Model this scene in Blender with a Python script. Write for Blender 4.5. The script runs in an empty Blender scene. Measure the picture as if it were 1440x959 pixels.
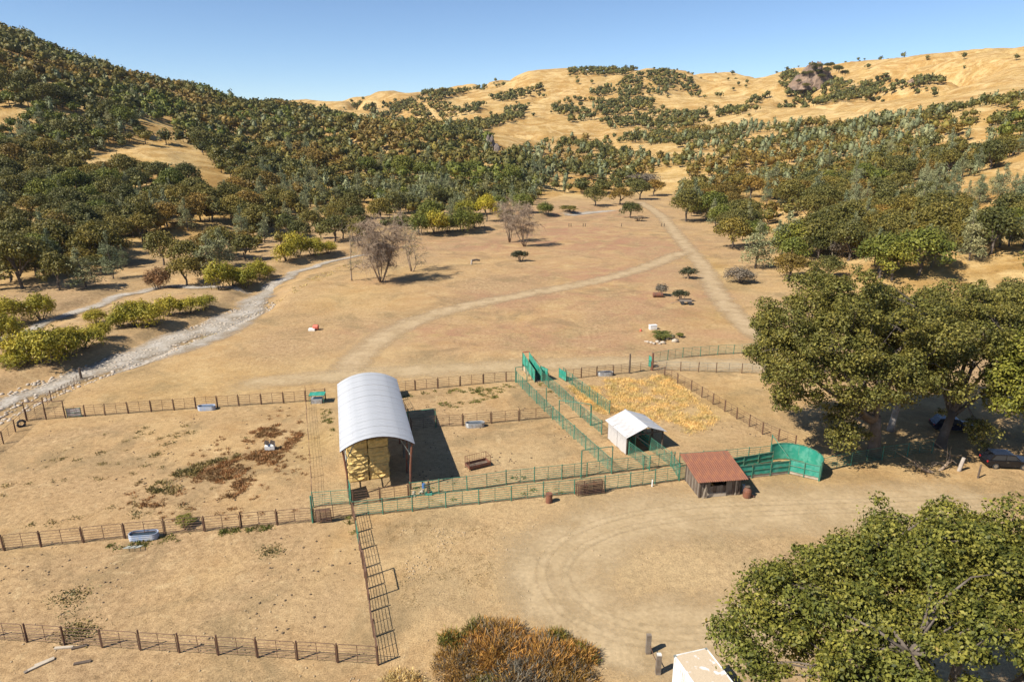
import bpy, math, random
import numpy as np
from mathutils import Matrix, Vector, Euler

# ------------------------------------------------------------------ camera, sky, sun, exposure
sc = bpy.context.scene
COL = sc.collection
CAM_H, FPX, PITCH = 36.0, 960.0, math.radians(17.0)
SUN_EL, SUN_AZ = math.radians(46), math.radians(31)      # shadows fall to +x and a little to +y
cam_d = bpy.data.cameras.new('camera'); cam_d.sensor_width = 36; cam_d.lens = 24
cam_d.clip_start = 0.5; cam_d.clip_end = 12000
cam = bpy.data.objects.new('camera', cam_d); COL.objects.link(cam)
cam.location = (0, 0, CAM_H); cam.rotation_euler = (math.pi / 2 - PITCH, 0, 0)
sc.camera = cam
world = bpy.data.worlds.new('World'); sc.world = world; world.use_nodes = True
wn = world.node_tree.nodes; wl = world.node_tree.links
bg = wn['Background']; sky = wn.new('ShaderNodeTexSky'); sky.sky_type = 'NISHITA'
sky.sun_disc = False; sky.sun_elevation = SUN_EL
sky.sun_rotation = math.atan2(-math.cos(SUN_AZ), -math.sin(SUN_AZ)) % (2 * math.pi)
sky.altitude = 2500; sky.air_density = 1.0; sky.dust_density = 0.15; sky.ozone_density = 4.0
wl.new(sky.outputs['Color'], bg.inputs['Color']); bg.inputs['Strength'].default_value = 0.082
sun_d = bpy.data.lights.new('sun', 'SUN'); sun_d.energy = 5.0; sun_d.angle = math.radians(0.53)
sun_d.color = (1.0, 0.93, 0.82)
sun = bpy.data.objects.new('sun', sun_d); COL.objects.link(sun)
sv = Vector((-math.cos(SUN_AZ) * math.cos(SUN_EL), -math.sin(SUN_AZ) * math.cos(SUN_EL), math.sin(SUN_EL)))
sun.rotation_euler = sv.to_track_quat('Z', 'Y').to_euler(); sun.location = sv * 200
vs = sc.view_settings
vs.view_transform = 'Standard'; vs.look = 'None'; vs.gamma = 1; vs.use_curve_mapping = False
vs.exposure = 0.80
sc.cycles.max_bounces = 6; sc.cycles.transparent_max_bounces = 8
sc.cycles.diffuse_bounces = 3; sc.cycles.glossy_bounces = 2; sc.cycles.transmission_bounces = 2

R = random.Random(7)
NR = np.random.default_rng(11)

# ------------------------------------------------------------------ surveying helpers
CP, SP = math.cos(PITCH), math.sin(PITCH)
def at(px, py, z=0.0):
    """world point at height z on the sight line through a photo pixel"""
    x = (px - 720) / FPX; v = (py - 479.5) / FPX
    t = (z - CAM_H) / (-SP - v * CP)
    return Vector((t * x, t * (CP - v * SP), z))
def atY(px, py, Y):
    x = (px - 720) / FPX; v = (py - 479.5) / FPX
    t = Y / (CP - v * SP)
    return Vector((t * x, Y, CAM_H + t * (-SP - v * CP)))
def proj(x, y, z):
    z = z - CAM_H
    d = y * CP - z * SP
    return 720 + FPX * x / d, 479.5 - FPX * (y * SP + z * CP) / d, d
def in_poly(px, py, poly):
    px = np.asarray(px, float); py = np.asarray(py, float)
    ins = np.zeros(px.shape, bool); n = len(poly); j = n - 1
    for i in range(n):
        xi, yi = poly[i]; xj, yj = poly[j]
        c = ((yi > py) != (yj > py)) & (px < (xj - xi) * (py - yi) / ((yj - yi) or 1e-9) + xi)
        ins ^= c; j = i
    return ins
def dist_poly(x, y, poly, closed=True):
    x = np.asarray(x, float); y = np.asarray(y, float)
    d = np.full(x.shape, 1e9); n = len(poly)
    for i in range(n if closed else n - 1):
        ax, ay = poly[i][0], poly[i][1]; bx, by = poly[(i + 1) % n][0], poly[(i + 1) % n][1]
        dx, dy = bx - ax, by - ay
        t = np.clip(((x - ax) * dx + (y - ay) * dy) / (dx * dx + dy * dy + 1e-9), 0, 1)
        d = np.minimum(d, np.hypot(x - ax - t * dx, y - ay - t * dy))
    return d
_tab = np.random.default_rng(3).random((256, 256))
def vnoise(x, y):
    x = np.asarray(x, float); y = np.asarray(y, float)
    xi = np.floor(x).astype(int); yi = np.floor(y).astype(int)
    fx = x - xi; fy = y - yi
    fx = fx * fx * fx * (fx * (fx * 6 - 15) + 10); fy = fy * fy * fy * (fy * (fy * 6 - 15) + 10)
    a = _tab[xi & 255, yi & 255]; b = _tab[(xi + 1) & 255, yi & 255]
    c = _tab[xi & 255, (yi + 1) & 255]; d = _tab[(xi + 1) & 255, (yi + 1) & 255]
    return (a * (1 - fx) + b * fx) * (1 - fy) + (c * (1 - fx) + d * fx) * fy
def fbm(x, y, o=4):
    s = 0; a = 0.5
    for k in range(o):
        s = s + a * vnoise(x * 2 ** k + 17.3 * k, y * 2 ** k + 9.1 * k); a *= 0.5
    return s
def sstep(a, b, x):
    t = np.clip((x - a) / (b - a), 0, 1); return t * t * (3 - 2 * t)

# ------------------------------------------------------------------ terrain heights
CTRL = []
for p in [(0, 52, 600), (-250, -5, 560), (100, 88, 640), (200, 115, 700), (300, 141, 780), (400, 158, 850), (540, 184, 750),
          (621, 188, 650), (667, 200, 600), (710, 223, 520), (-250, 130, 400), (0, 140, 420), (150, 150, 480), (300, 195, 520),
          (450, 215, 530), (600, 230, 520), (690, 252, 450), (-250, 260, 270), (0, 260, 290), (120, 235, 340), (230, 235, 350),
          (300, 275, 315), (400, 275, 350), (500, 275, 375), (600, 275, 390),
          # right hill
          (1440, 400, 152), (1440, 330, 195), (1440, 225, 300), (1440, 147, 500), (1700, 85, 480), (1700, 300, 190), (1300, 178, 520), (1200, 190, 560),
          (1100, 210, 560), (1000, 228, 520), (930, 252, 470), (1300, 245, 330), (1200, 262, 330), (1100, 292, 285), (1050, 275, 335),
          (1000, 272, 365), (1180, 375, 160), (1300, 350, 178), (1100, 360, 185),
          # middle distance
          (800, 257, 450), (850, 228, 600), (900, 245, 500), (760, 240, 560), (850, 195, 850), (950, 190, 850), (720, 190, 900), (800, 168, 1050), (950, 165, 1050),
          (1230, 148, 900), (1320, 124, 880), (1440, 108, 850), (1700, 60, 850), (1100, 160, 850), (1145, 122, 1100), (1050, 135, 1200),
          (620, 160, 1150), (520, 160, 1250), (700, 150, 1200),
          # far ridge
          (300, 158, 1600), (400, 150, 1600), (480, 139, 1500), (600, 128, 1500), (700, 110, 1500), (830, 100, 1450), (930, 103, 1420), (1000, 109, 1400),
          (1090, 106, 1350), (1200, 93, 1300), (1360, 79, 1200), (1440, 83, 1200), (1700, 70, 1200)]:
    q = atY(*p); CTRL.append((q.x, q.y, q.z))
CTRL += [(-900, 900, 60), (-600, 1100, 40), (-200, 1100, 20), (900, 700, 70), (0, 2300, 60), (-1500, 2300, 60), (1500, 2300, 80),
         (600, 2000, 80), (-600, 2000, 60), (-900, 200, 150), (-500, 50, 70), (700, 100, 90), (350, 60, 25), (-300, 60, 15), (0, 1800, 90)]
VALLEY = [tuple(at(*p)[:2]) for p in [(-300, 440), (0, 425), (110, 400), (200, 378), (300, 355), (400, 335), (500, 315), (620, 300),
          (760, 283), (850, 285), (900, 278), (925, 284), (960, 302), (1000, 345), (1030, 390), (1060, 430), (1200, 468), (1440, 480), (1800, 490)]]
VALLEY += [(260, -150), (-260, -150)]
for p in VALLEY[:-2]: CTRL.append((p[0], p[1], 0.5))
for x in range(-100, 101, 50):
    for y in (-100, 0, 60, 120): CTRL.append((x, y, 0))
for p in [(600, 380), (800, 340), (700, 310), (900, 360), (400, 430), (860, 300)]:
    q = at(*p); CTRL.append((q.x, q.y, 0))
_P = np.array(CTRL); _S = 400.0
def _k(r2): return 0.5 * r2 * np.log(r2 + 1e-12)
_n = len(_P); _xy = _P[:, :2] / _S
_K = _k(((_xy[:, None] - _xy[None]) ** 2).sum(-1)) + np.eye(_n) * 2e-3
_A = np.block([[_K, np.c_[np.ones(_n), _xy]], [np.c_[np.ones(_n), _xy].T, np.zeros((3, 3))]])
_w = np.linalg.solve(_A, np.r_[_P[:, 2], 0, 0, 0])
CREEK = [tuple(at(*p)[:2]) for p in [(-260, 640), (-60, 590), (0, 556), (70, 534), (140, 512), (215, 480), (290, 455), (345, 430), (365, 412),
         (385, 392), (430, 372), (490, 358), (560, 345), (640, 331), (720, 318), (790, 303), (860, 293)]]
CREEK2 = [tuple(at(*p)[:2]) for p in [(-200, 520), (0, 472), (70, 445), (130, 424), (185, 405), (235, 396), (300, 398), (360, 402)]]
CREEK_W = {0: 4.2, 1: 3.4}
def gully(x, y): return np.abs(fbm(x / 230 + 3, y / 320 + 5, 3) - 0.45)
def H(x, y):
    x = np.asarray(x, float); y = np.asarray(y, float); shp = x.shape
    x = x.ravel(); y = y.ravel(); out = np.empty(x.shape)
    for a in range(0, len(x), 40000):
        xs, ys = x[a:a + 40000], y[a:a + 40000]
        u, v = xs / _S, ys / _S
        r2 = (u[:, None] - _xy[:, 0]) ** 2 + (v[:, None] - _xy[:, 1]) ** 2
        h = _k(r2) @ _w[:_n] + _w[_n] + _w[_n + 1] * u + _w[_n + 2] * v
        ins = in_poly(xs, ys, VALLEY); d = np.where(ins, 0, dist_poly(xs, ys, VALLEY))
        m = sstep(0, 45, d)
        far = sstep(500, 1000, ys)
        rough = (fbm(xs / 38, ys / 38, 4) - 0.47) * 9 * sstep(0, 60, d) * (1 - 0.85 * far)
        # gullies that cut the far golden hills
        g = gully(xs, ys)
        g2 = np.abs(fbm(xs / 70 + 13, ys / 110 + 5, 3) - 0.45)
        gul = ((np.minimum(g, 0.16) - 0.10) * 110 - 13 * (1 - np.minimum(g, .045) / .045) ** 1.5 + (np.minimum(g2, .15) - .1) * 22) * far
        h = h * m + rough + gul + (fbm(xs / 45 + 40, ys / 45, 2) - 0.37) * 0.5 * (1 - m)
        near = ys < 460
        if near.any():
            for k, c in enumerate((CREEK, CREEK2)):
                dc = dist_poly(xs, ys, c, False) + (fbm(xs / 9, ys / 9, 2) - .4) * 3.0
                h = h - 1.15 * (1 - sstep(CREEK_W[k], CREEK_W[k] + 3.5, dc)) * near
        out[a:a + 40000] = h
    return out.reshape(shp)
def Hs(x, y): return float(H(np.array([x]), np.array([y]))[0])
def on(px, py, lift=0.0):
    """ground point seen at a photo pixel (flat valley first, else march the sight line)"""
    q = at(px, py) if py > 250 else None
    if q is not None and 0 < q.y < 420:
        z = Hs(q.x, q.y)
        if abs(z) < 1.6:
            q = at(px, py, z); return Vector((q.x, q.y, Hs(q.x, q.y) + lift))
    Y = np.linspace(90, 2200, 1500)
    a = atY(px, py, 1000.0)
    X = a.x / 1000 * Y; Z = CAM_H + (a.z - CAM_H) / 1000 * Y
    hh = H(X, Y); k = np.argmax(hh > Z)
    if hh[k] <= Z[k]: k = len(Y) - 1
    return Vector((X[k], Y[k], hh[k] + lift))

# ------------------------------------------------------------------ material helpers
def nodes(name):
    m = bpy.data.materials.new(name); m.use_nodes = True
    return m, m.node_tree.nodes, m.node_tree.links, m.node_tree.nodes['Principled BSDF']
def noise(n, l, scale, detail=4, vec=None, rough=0.55, dist=0):
    t = n.new('ShaderNodeTexNoise'); t.inputs['Scale'].default_value = scale
    t.inputs['Detail'].default_value = detail; t.inputs['Roughness'].default_value = rough
    t.inputs['Distortion'].default_value = dist
    if vec is not None: l.new(vec, t.inputs['Vector'])
    return t.outputs['Fac']
def ramp(n, l, fac, stops):
    r = n.new('ShaderNodeValToRGB'); e = r.color_ramp.elements
    while len(e) < len(stops): e.new(0.5)
    for i, (p, c) in enumerate(stops):
        e[i].position = p; e[i].color = (c, c, c, 1) if not hasattr(c, '__len__') else (*c, 1)
    l.new(fac, r.inputs['Fac']); return r.outputs['Color']
def mix(n, l, fac, a, b, mode='MIX'):
    m = n.new('ShaderNodeMix'); m.data_type = 'RGBA'; m.blend_type = mode
    for s, v in ((0, fac), (6, a), (7, b)):
        if hasattr(v, 'is_linked') or hasattr(v, 'links'): l.new(v, m.inputs[s])
        elif hasattr(v, '__len__'): m.inputs[s].default_value = (*v, 1)
        else: m.inputs[s].default_value = v
    return m.outputs[2]
def math_n(n, l, op, a, b=0.0):
    m = n.new('ShaderNodeMath'); m.operation = op
    for s, v in ((0, a), (1, b)):
        if hasattr(v, 'links'): l.new(v, m.inputs[s])
        else: m.inputs[s].default_value = v
    return m.outputs[0]
def bump(n, l, bs, h, strength, dist):
    b = n.new('ShaderNodeBump'); b.inputs['Strength'].default_value = strength
    b.inputs['Distance'].default_value = dist
    l.new(h, b.inputs['Height']); l.new(b.outputs['Normal'], bs.inputs['Normal'])
def pos(n): return n.new('ShaderNodeNewGeometry').outputs['Position']
def objco(n): return n.new('ShaderNodeTexCoord').outputs['Object']
M = {}
def plain(name, c, rough=0.7, metal=0.0, wear=None, wscale=2.0, wlo=.45, whi=.65, vary=.25):
    """painted or raw surface with blotchy wear in the second colour"""
    m, n, l, b = nodes(name); p = objco(n)
    f = noise(n, l, wscale, 5, p); f2 = noise(n, l, wscale * 9, 3, p)
    col = mix(n, l, f2, [x * (1 - vary) for x in c], [min(1, x * (1 + vary)) for x in c])
    if wear: col = mix(n, l, ramp(n, l, f, [(wlo, 0.0), (whi, 1.0)]), col, wear)
    l.new(col, b.inputs['Base Color']); b.inputs['Roughness'].default_value = rough; b.inputs['Metallic'].default_value = metal
    bump(n, l, b, f2, 0.25, 0.02)
    M[name] = m; return m
def foliage(name, dark, light, rust=None, rust_amt=0.0, trans=0.14, patch=0.11):
    m, n, l, b = nodes(name); g = n.new('ShaderNodeNewGeometry')
    isl = g.outputs['Random Per Island']
    col = mix(n, l, isl, dark, light)
    big = noise(n, l, patch, 3, g.outputs['Position'])
    col = mix(n, l, ramp(n, l, big, [(0.35, 0.0), (0.65, 1.0)]), mix(n, l, 1.0, col, (0.72, 0.78, 0.74), 'MULTIPLY'), mix(n, l, 1.0, col, (1.22, 1.12, 1.0), 'MULTIPLY'))
    oi = n.new('ShaderNodeObjectInfo')
    col = mix(n, l, 1.0, col, ramp(n, l, oi.outputs['Random'], [(0, (0.82, 0.84, 0.80)), (0.5, (1, 1, 1)), (1, (1.2, 1.1, 0.95))]), 'MULTIPLY')
    if rust:
        md = noise(n, l, patch * 6, 3, g.outputs['Position'])
        k = ramp(n, l, md, [(0.62 - rust_amt * .4, 0.0), (0.78 - rust_amt * .4, 1.0)])
        col = mix(n, l, k, col, rust)
    l.new(col, b.inputs['Base Color']); b.inputs['Roughness'].default_value = 0.6
    b.inputs['Specular IOR Level'].default_value = 0.25
    tr = n.new('ShaderNodeBsdfTranslucent'); l.new(col, tr.inputs['Color'])
    ms = n.new('ShaderNodeMixShader'); ms.inputs[0].default_value = trans
    l.new(b.outputs[0], ms.inputs[1]); l.new(tr.outputs[0], ms.inputs[2])
    l.new(ms.outputs[0], n['Material Output'].inputs['Surface'])
    M[name] = m; return m

# ground: dry soil and grass, tinted by zone (r weedy red, g bare dust, b golden hill grass)
m, n, l, b = nodes('ground'); P = pos(n)
att = n.new('ShaderNodeAttribute'); att.attribute_name = 'zone'
sep = n.new('ShaderNodeSeparateColor'); l.new(att.outputs['Color'], sep.inputs[0])
n_big = noise(n, l, 0.035, 6, P, .62, .6); n_mid = noise(n, l, 0.22, 6, P, .65, .4); n_sm = noise(n, l, 1.6, 6, P, .7); n_fine = noise(n, l, 9.0, 4, P, .75)
straw = mix(n, l, ramp(n, l, n_mid, [(.3, 0.), (.7, 1.)]), (0.330, 0.203, 0.088), (0.450, 0.312, 0.155))
soil = mix(n, l, ramp(n, l, n_sm, [(.35, 0.), (.65, 1.)]), (0.280, 0.182, 0.094), (0.392, 0.268, 0.143))
c = mix(n, l, ramp(n, l, n_big, [(.38, 0.), (.6, 1.)]), soil, straw)
grey = ramp(n, l, noise(n, l, 0.09, 6, P, .68, 1.0), [(.48, 0.), (.64, .85)])
c = mix(n, l, grey, c, (0.225, 0.160, 0.083))
pale = ramp(n, l, noise(n, l, 0.3, 7, P, .72, 1.5), [(.56, 0.), (.70, .75)])
c = mix(n, l, pale, c, (0.475, 0.348, 0.188))
strk = ramp(n, l, noise(n, l, 0.75, 6, P, .75, 2.0), [(.56, 0.), (.66, .6)])
c = mix(n, l, strk, c, (0.215, 0.142, 0.072))
redf = math_n(n, l, 'MULTIPLY', ramp(n, l, noise(n, l, 0.12, 6, P, .68, .8), [(.4, 0.), (.62, 1.)]), sep.outputs[0])
c = mix(n, l, redf, c, (0.305, 0.165, 0.098))
dustf = math_n(n, l, 'MULTIPLY', ramp(n, l, n_mid, [(.2, .6), (.6, 1.)]), sep.outputs[1])
c = mix(n, l, dustf, c, (0.395, 0.288, 0.155))
gold = mix(n, l, ramp(n, l, noise(n, l, 0.05, 7, P, .66, .5), [(.34, 0.), (.66, 1.)]), (0.275, 0.162, 0.048), (0.450, 0.310, 0.122))
gold = mix(n, l, ramp(n, l, noise(n, l, 0.012, 6, P, .6, 1.2), [(.42, 0.), (.6, .7)]), gold, (0.320, 0.180, 0.055))
gold = mix(n, l, ramp(n, l, noise(n, l, 0.028, 8, P, .74, 1.6), [(.46, 0.), (.6, .8)]), gold, (0.520, 0.375, 0.175))
gold = mix(n, l, ramp(n, l, noise(n, l, 0.045, 8, P, .76, 2.2), [(.54, 0.), (.66, .75)]), gold, (0.215, 0.125, 0.045))
gold = mix(n, l, 1.0, gold, ramp(n, l, noise(n, l, 0.35, 6, P, .8), [(.3, .72), (.5, 1.), (.7, 1.15)]), 'MULTIPLY')
c = mix(n, l, sep.outputs[2], c, gold)
speck = ramp(n, l, n_fine, [(.32, .55), (.5, 1.), (.72, 1.28)])
c = mix(n, l, 1.0, c, speck, 'MULTIPLY')
c = mix(n, l, 1.0, c, ramp(n, l, n_sm, [(.3, .82), (.5, 1.), (.75, 1.14)]), 'MULTIPLY')
l.new(c, b.inputs['Base Color']); b.inputs['Roughness'].default_value = 0.95; b.inputs['Specular IOR Level'].default_value = 0.1
bh = math_n(n, l, 'ADD', math_n(n, l, 'MULTIPLY', n_sm, .6), math_n(n, l, 'MULTIPLY', n_fine, .4))
bump(n, l, b, bh, 0.75, 0.22); M['ground'] = m

def sheet_mat(name, c1, c2, scale, c3=None, top=1.0):
    """draped dirt or gravel: edges thin out through the 'edge' attribute into the soil below"""
    m, n, l, b = nodes(name); P = pos(n)
    a = noise(n, l, scale, 6, P, .65); f = noise(n, l, scale * 7, 4, P, .7)
    c = mix(n, l, ramp(n, l, a, [(.35, 0.), (.65, 1.)]), c1, c2)
    if c3:
        v = n.new('ShaderNodeTexVoronoi'); v.inputs['Scale'].default_value = 2.2; l.new(P, v.inputs['Vector'])
        c = mix(n, l, ramp(n, l, v.outputs['Distance'], [(.1, 1.), (.5, 0.)]), c, c3)
    c = mix(n, l, 1.0, c, ramp(n, l, f, [(.3, .8), (.7, 1.15)]), 'MULTIPLY')
    l.new(c, b.inputs['Base Color']); b.inputs['Roughness'].default_value = .95; b.inputs['Specular IOR Level'].default_value = .1
    bump(n, l, b, f, .5, .08)
    at_ = n.new('ShaderNodeAttribute'); at_.attribute_name = 'edge'
    k = math_n(n, l, 'ADD', at_.outputs['Fac'], math_n(n, l, 'MULTIPLY', math_n(n, l, 'SUBTRACT', noise(n, l, .28, 6, P, .75), .5), 1.7))
    k = ramp(n, l, k, [(.2, 0.), (1.0, top)])
    tr = n.new('ShaderNodeBsdfTransparent'); ms = n.new('ShaderNodeMixShader')
    l.new(k, ms.inputs[0]); l.new(tr.outputs[0], ms.inputs[1]); l.new(b.outputs[0], ms.inputs[2])
    l.new(ms.outputs[0], n['Material Output'].inputs['Surface'])
    M[name] = m
sheet_mat('road_dirt', (0.370, 0.270, 0.155), (0.440, 0.330, 0.200), .35, top=.9)
sheet_mat('track_dirt', (0.415, 0.308, 0.175), (0.480, 0.365, 0.218), .35, top=.75)
sheet_mat('gravel', (0.30, 0.255, 0.195), (0.43, 0.395, 0.345), .22, c3=(0.25, 0.215, 0.17), top=.92)

foliage('oak_dark', (0.052, 0.056, 0.015), (0.169, 0.158, 0.041))
foliage('oak_olive', (0.077, 0.070, 0.015), (0.232, 0.194, 0.043), (0.22, 0.145, 0.03), .02)
foliage('oak_rust', (0.104, 0.072, 0.016), (0.282, 0.190, 0.041), (0.26, 0.14, 0.03), .05)
foliage('oak_green', (0.062, 0.079, 0.012), (0.198, 0.209, 0.036))
foliage('pine_grey', (0.119, 0.133, 0.070), (0.299, 0.311, 0.169), trans=.1)
foliage('willow', (0.150, 0.142, 0.014), (0.430, 0.370, 0.042), (0.42, 0.31, 0.035), .15)
foliage('cottonwood', (0.28, 0.24, 0.02), (0.55, 0.46, 0.04))
foliage('big_oak', (0.050, 0.052, 0.010), (0.235, 0.212, 0.048), (0.22, 0.15, 0.04), .03, trans=.15, patch=.3)
foliage('front_oak', (0.034, 0.046, 0.008), (0.198, 0.205, 0.042), (0.24, 0.17, 0.04), .02, trans=.15, patch=.4)
foliage('bush_dark', (0.035, 0.042, 0.022), (0.085, 0.088, 0.045))
foliage('bush_dry', (0.19, 0.100, 0.028), (0.43, 0.245, 0.075), (0.42, 0.25, 0.05), .2, patch=.6)
foliage('bush_grey', (0.10, 0.085, 0.065), (0.235, 0.20, 0.16), trans=.1)
foliage('weed_red', (0.155, 0.082, 0.036), (0.33, 0.19, 0.09), trans=.2, patch=.5)
foliage('weed_olive', (0.11, 0.095, 0.035), (0.26, 0.21, 0.085), patch=.5)
foliage('weed_green', (0.07, 0.085, 0.018), (0.20, 0.19, 0.045), patch=.5)
foliage('grass_gold', (0.46, 0.335, 0.13), (0.68, 0.53, 0.26), patch=.5)
foliage('grass_dry', (0.21, 0.145, 0.07), (0.42, 0.30, 0.15), patch=.3)
plain('bark', (0.095, 0.074, 0.056), .9, wear=(0.15, 0.122, 0.098), wscale=1.2)
plain('bark_pale', (0.38, 0.33, 0.28), .9, wear=(0.20, 0.16, 0.13), wscale=1.0)
plain('deadwood', (0.25, 0.18, 0.12), .9, wear=(0.33, 0.25, 0.175), wscale=.8)
plain('rock', (0.23, 0.155, 0.105), .9, wear=(0.12, 0.085, 0.065), wscale=.12, vary=.4)
plain('rock_dark', (0.13, 0.105, 0.09), .9, wear=(0.24, 0.19, 0.16), wscale=.3, vary=.4)
plain('stone', (0.40, 0.34, 0.27), .9, wear=(0.28, 0.22, 0.16), wscale=1.5)
plain('dung', (0.11, 0.075, 0.045), .95)
plain('clod', (0.36, 0.265, 0.155), .95, wear=(0.27, 0.195, 0.11), wscale=1.5)
plain('pipe_rust', (0.105, 0.058, 0.038), .75, .2, wear=(0.17, 0.085, 0.045), wscale=3)
plain('pipe_green', (0.045, 0.185, 0.120), .6, .1, wear=(0.13, 0.105, 0.06), wscale=2.5, wlo=.50, whi=.66)
plain('sheet_green', (0.018, 0.235, 0.165), .6, .05, wear=(0.10, 0.33, 0.25), wscale=1.6, wlo=.46, whi=.7, vary=.35)
plain('pipe_grey', (0.24, 0.27, 0.25), .6, .3, wear=(0.16, 0.12, 0.08), wscale=3)
plain('galv', (0.44, 0.45, 0.465), .5, .2, wear=(0.355, 0.37, 0.39), wscale=.5, vary=.06)
plain('galv_white', (0.50, 0.485, 0.47), .5, .15, wear=(0.37, 0.36, 0.355), wscale=.8, vary=.08)
plain('trough_steel', (0.42, 0.45, 0.48), .4, .4, wear=(0.30, 0.28, 0.25), wscale=2)
plain('trough_blue', (0.30, 0.37, 0.50), .5, .1, wear=(0.42, 0.42, 0.42), wscale=2)
plain('rust_sheet', (0.215, 0.085, 0.050), .8, .1, wear=(0.30, 0.125, 0.055), wscale=1.1, vary=.2)
plain('rust', (0.19, 0.075, 0.040), .8, .1, wear=(0.11, 0.055, 0.04), wscale=2)
plain('wood_grey', (0.19, 0.155, 0.12), .9, wear=(0.12, 0.09, 0.065), wscale=1.5)
plain('wood_dark', (0.085, 0.06, 0.042), .9, wear=(0.15, 0.11, 0.08), wscale=1.5)
plain('wood_pale', (0.40, 0.34, 0.26), .9, wear=(0.28, 0.23, 0.17), wscale=1.5)
plain('white_paint', (0.72, 0.72, 0.70), .5, wear=(0.52, 0.50, 0.46), wscale=1.0, vary=.05)
plain('dust_roof', (0.45, 0.36, 0.25), .85, wear=(0.55, 0.54, 0.53), wscale=1.6, wlo=.60, whi=.64)
plain('hay', (0.62, 0.44, 0.165), .95, wear=(0.46, 0.31, 0.10), wscale=2.4, vary=.45)
plain('hay_old', (0.56, 0.40, 0.15), .95, wear=(0.42, 0.29, 0.11), wscale=2.4, vary=.45)
plain('twine', (0.55, 0.42, 0.2), .9)
plain('water', (0.03, 0.045, 0.06), .08)
plain('black', (0.02, 0.02, 0.022), .6)
plain('tyre', (0.03, 0.03, 0.032), .85)
plain('car_blue', (0.012, 0.016, 0.035), .25, .3, vary=.05)
plain('car_black', (0.012, 0.012, 0.014), .25, .2, vary=.05)
plain('glass', (0.03, 0.035, 0.04), .08)
plain('lamp_clear', (0.6, 0.6, 0.6), .2)
plain('lamp_red', (0.35, 0.02, 0.02), .3)
plain('chrome', (0.5, 0.5, 0.5), .25, .9)
plain('red_plastic', (0.55, 0.12, 0.07), .5, wear=(0.42, 0.10, 0.06))
plain('blue_plastic', (0.05, 0.13, 0.40), .5)
plain('orange_paint', (0.42, 0.12, 0.03), .6)
M['hay_mats'] = [M['hay'], M['hay_old']]
# ------------------------------------------------------------------ mesh helpers
def mesh_np(name, V, groups, mats, smooth=False):
    """V (n,3); groups: list of (faces (m,k) int array, material index)"""
    me = bpy.data.meshes.new(name); V = np.asarray(V, np.float32)
    me.vertices.add(len(V)); me.vertices.foreach_set('co', V.ravel())
    groups = [(np.asarray(f, np.int32), mi) for f, mi in groups if len(f)]
    nl = sum(f.size for f, _ in groups); nf = sum(len(f) for f, _ in groups)
    me.loops.add(nl); me.polygons.add(nf)
    me.loops.foreach_set('vertex_index', np.concatenate([f.ravel() for f, _ in groups]))
    tot = np.concatenate([np.full(len(f), f.shape[1], np.int32) for f, _ in groups])
    me.polygons.foreach_set('loop_start', np.concatenate([[0], np.cumsum(tot)[:-1]]).astype(np.int32))
    me.polygons.foreach_set('material_index', np.concatenate([np.full(len(f), mi, np.int32) if np.isscalar(mi) else mi for f, mi in groups]).astype(np.int32))
    if smooth: me.polygons.foreach_set('use_smooth', np.ones(nf, bool))
    me.update(calc_edges=True); me.validate()
    for m_ in mats: me.materials.append(m_)
    return me
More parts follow.
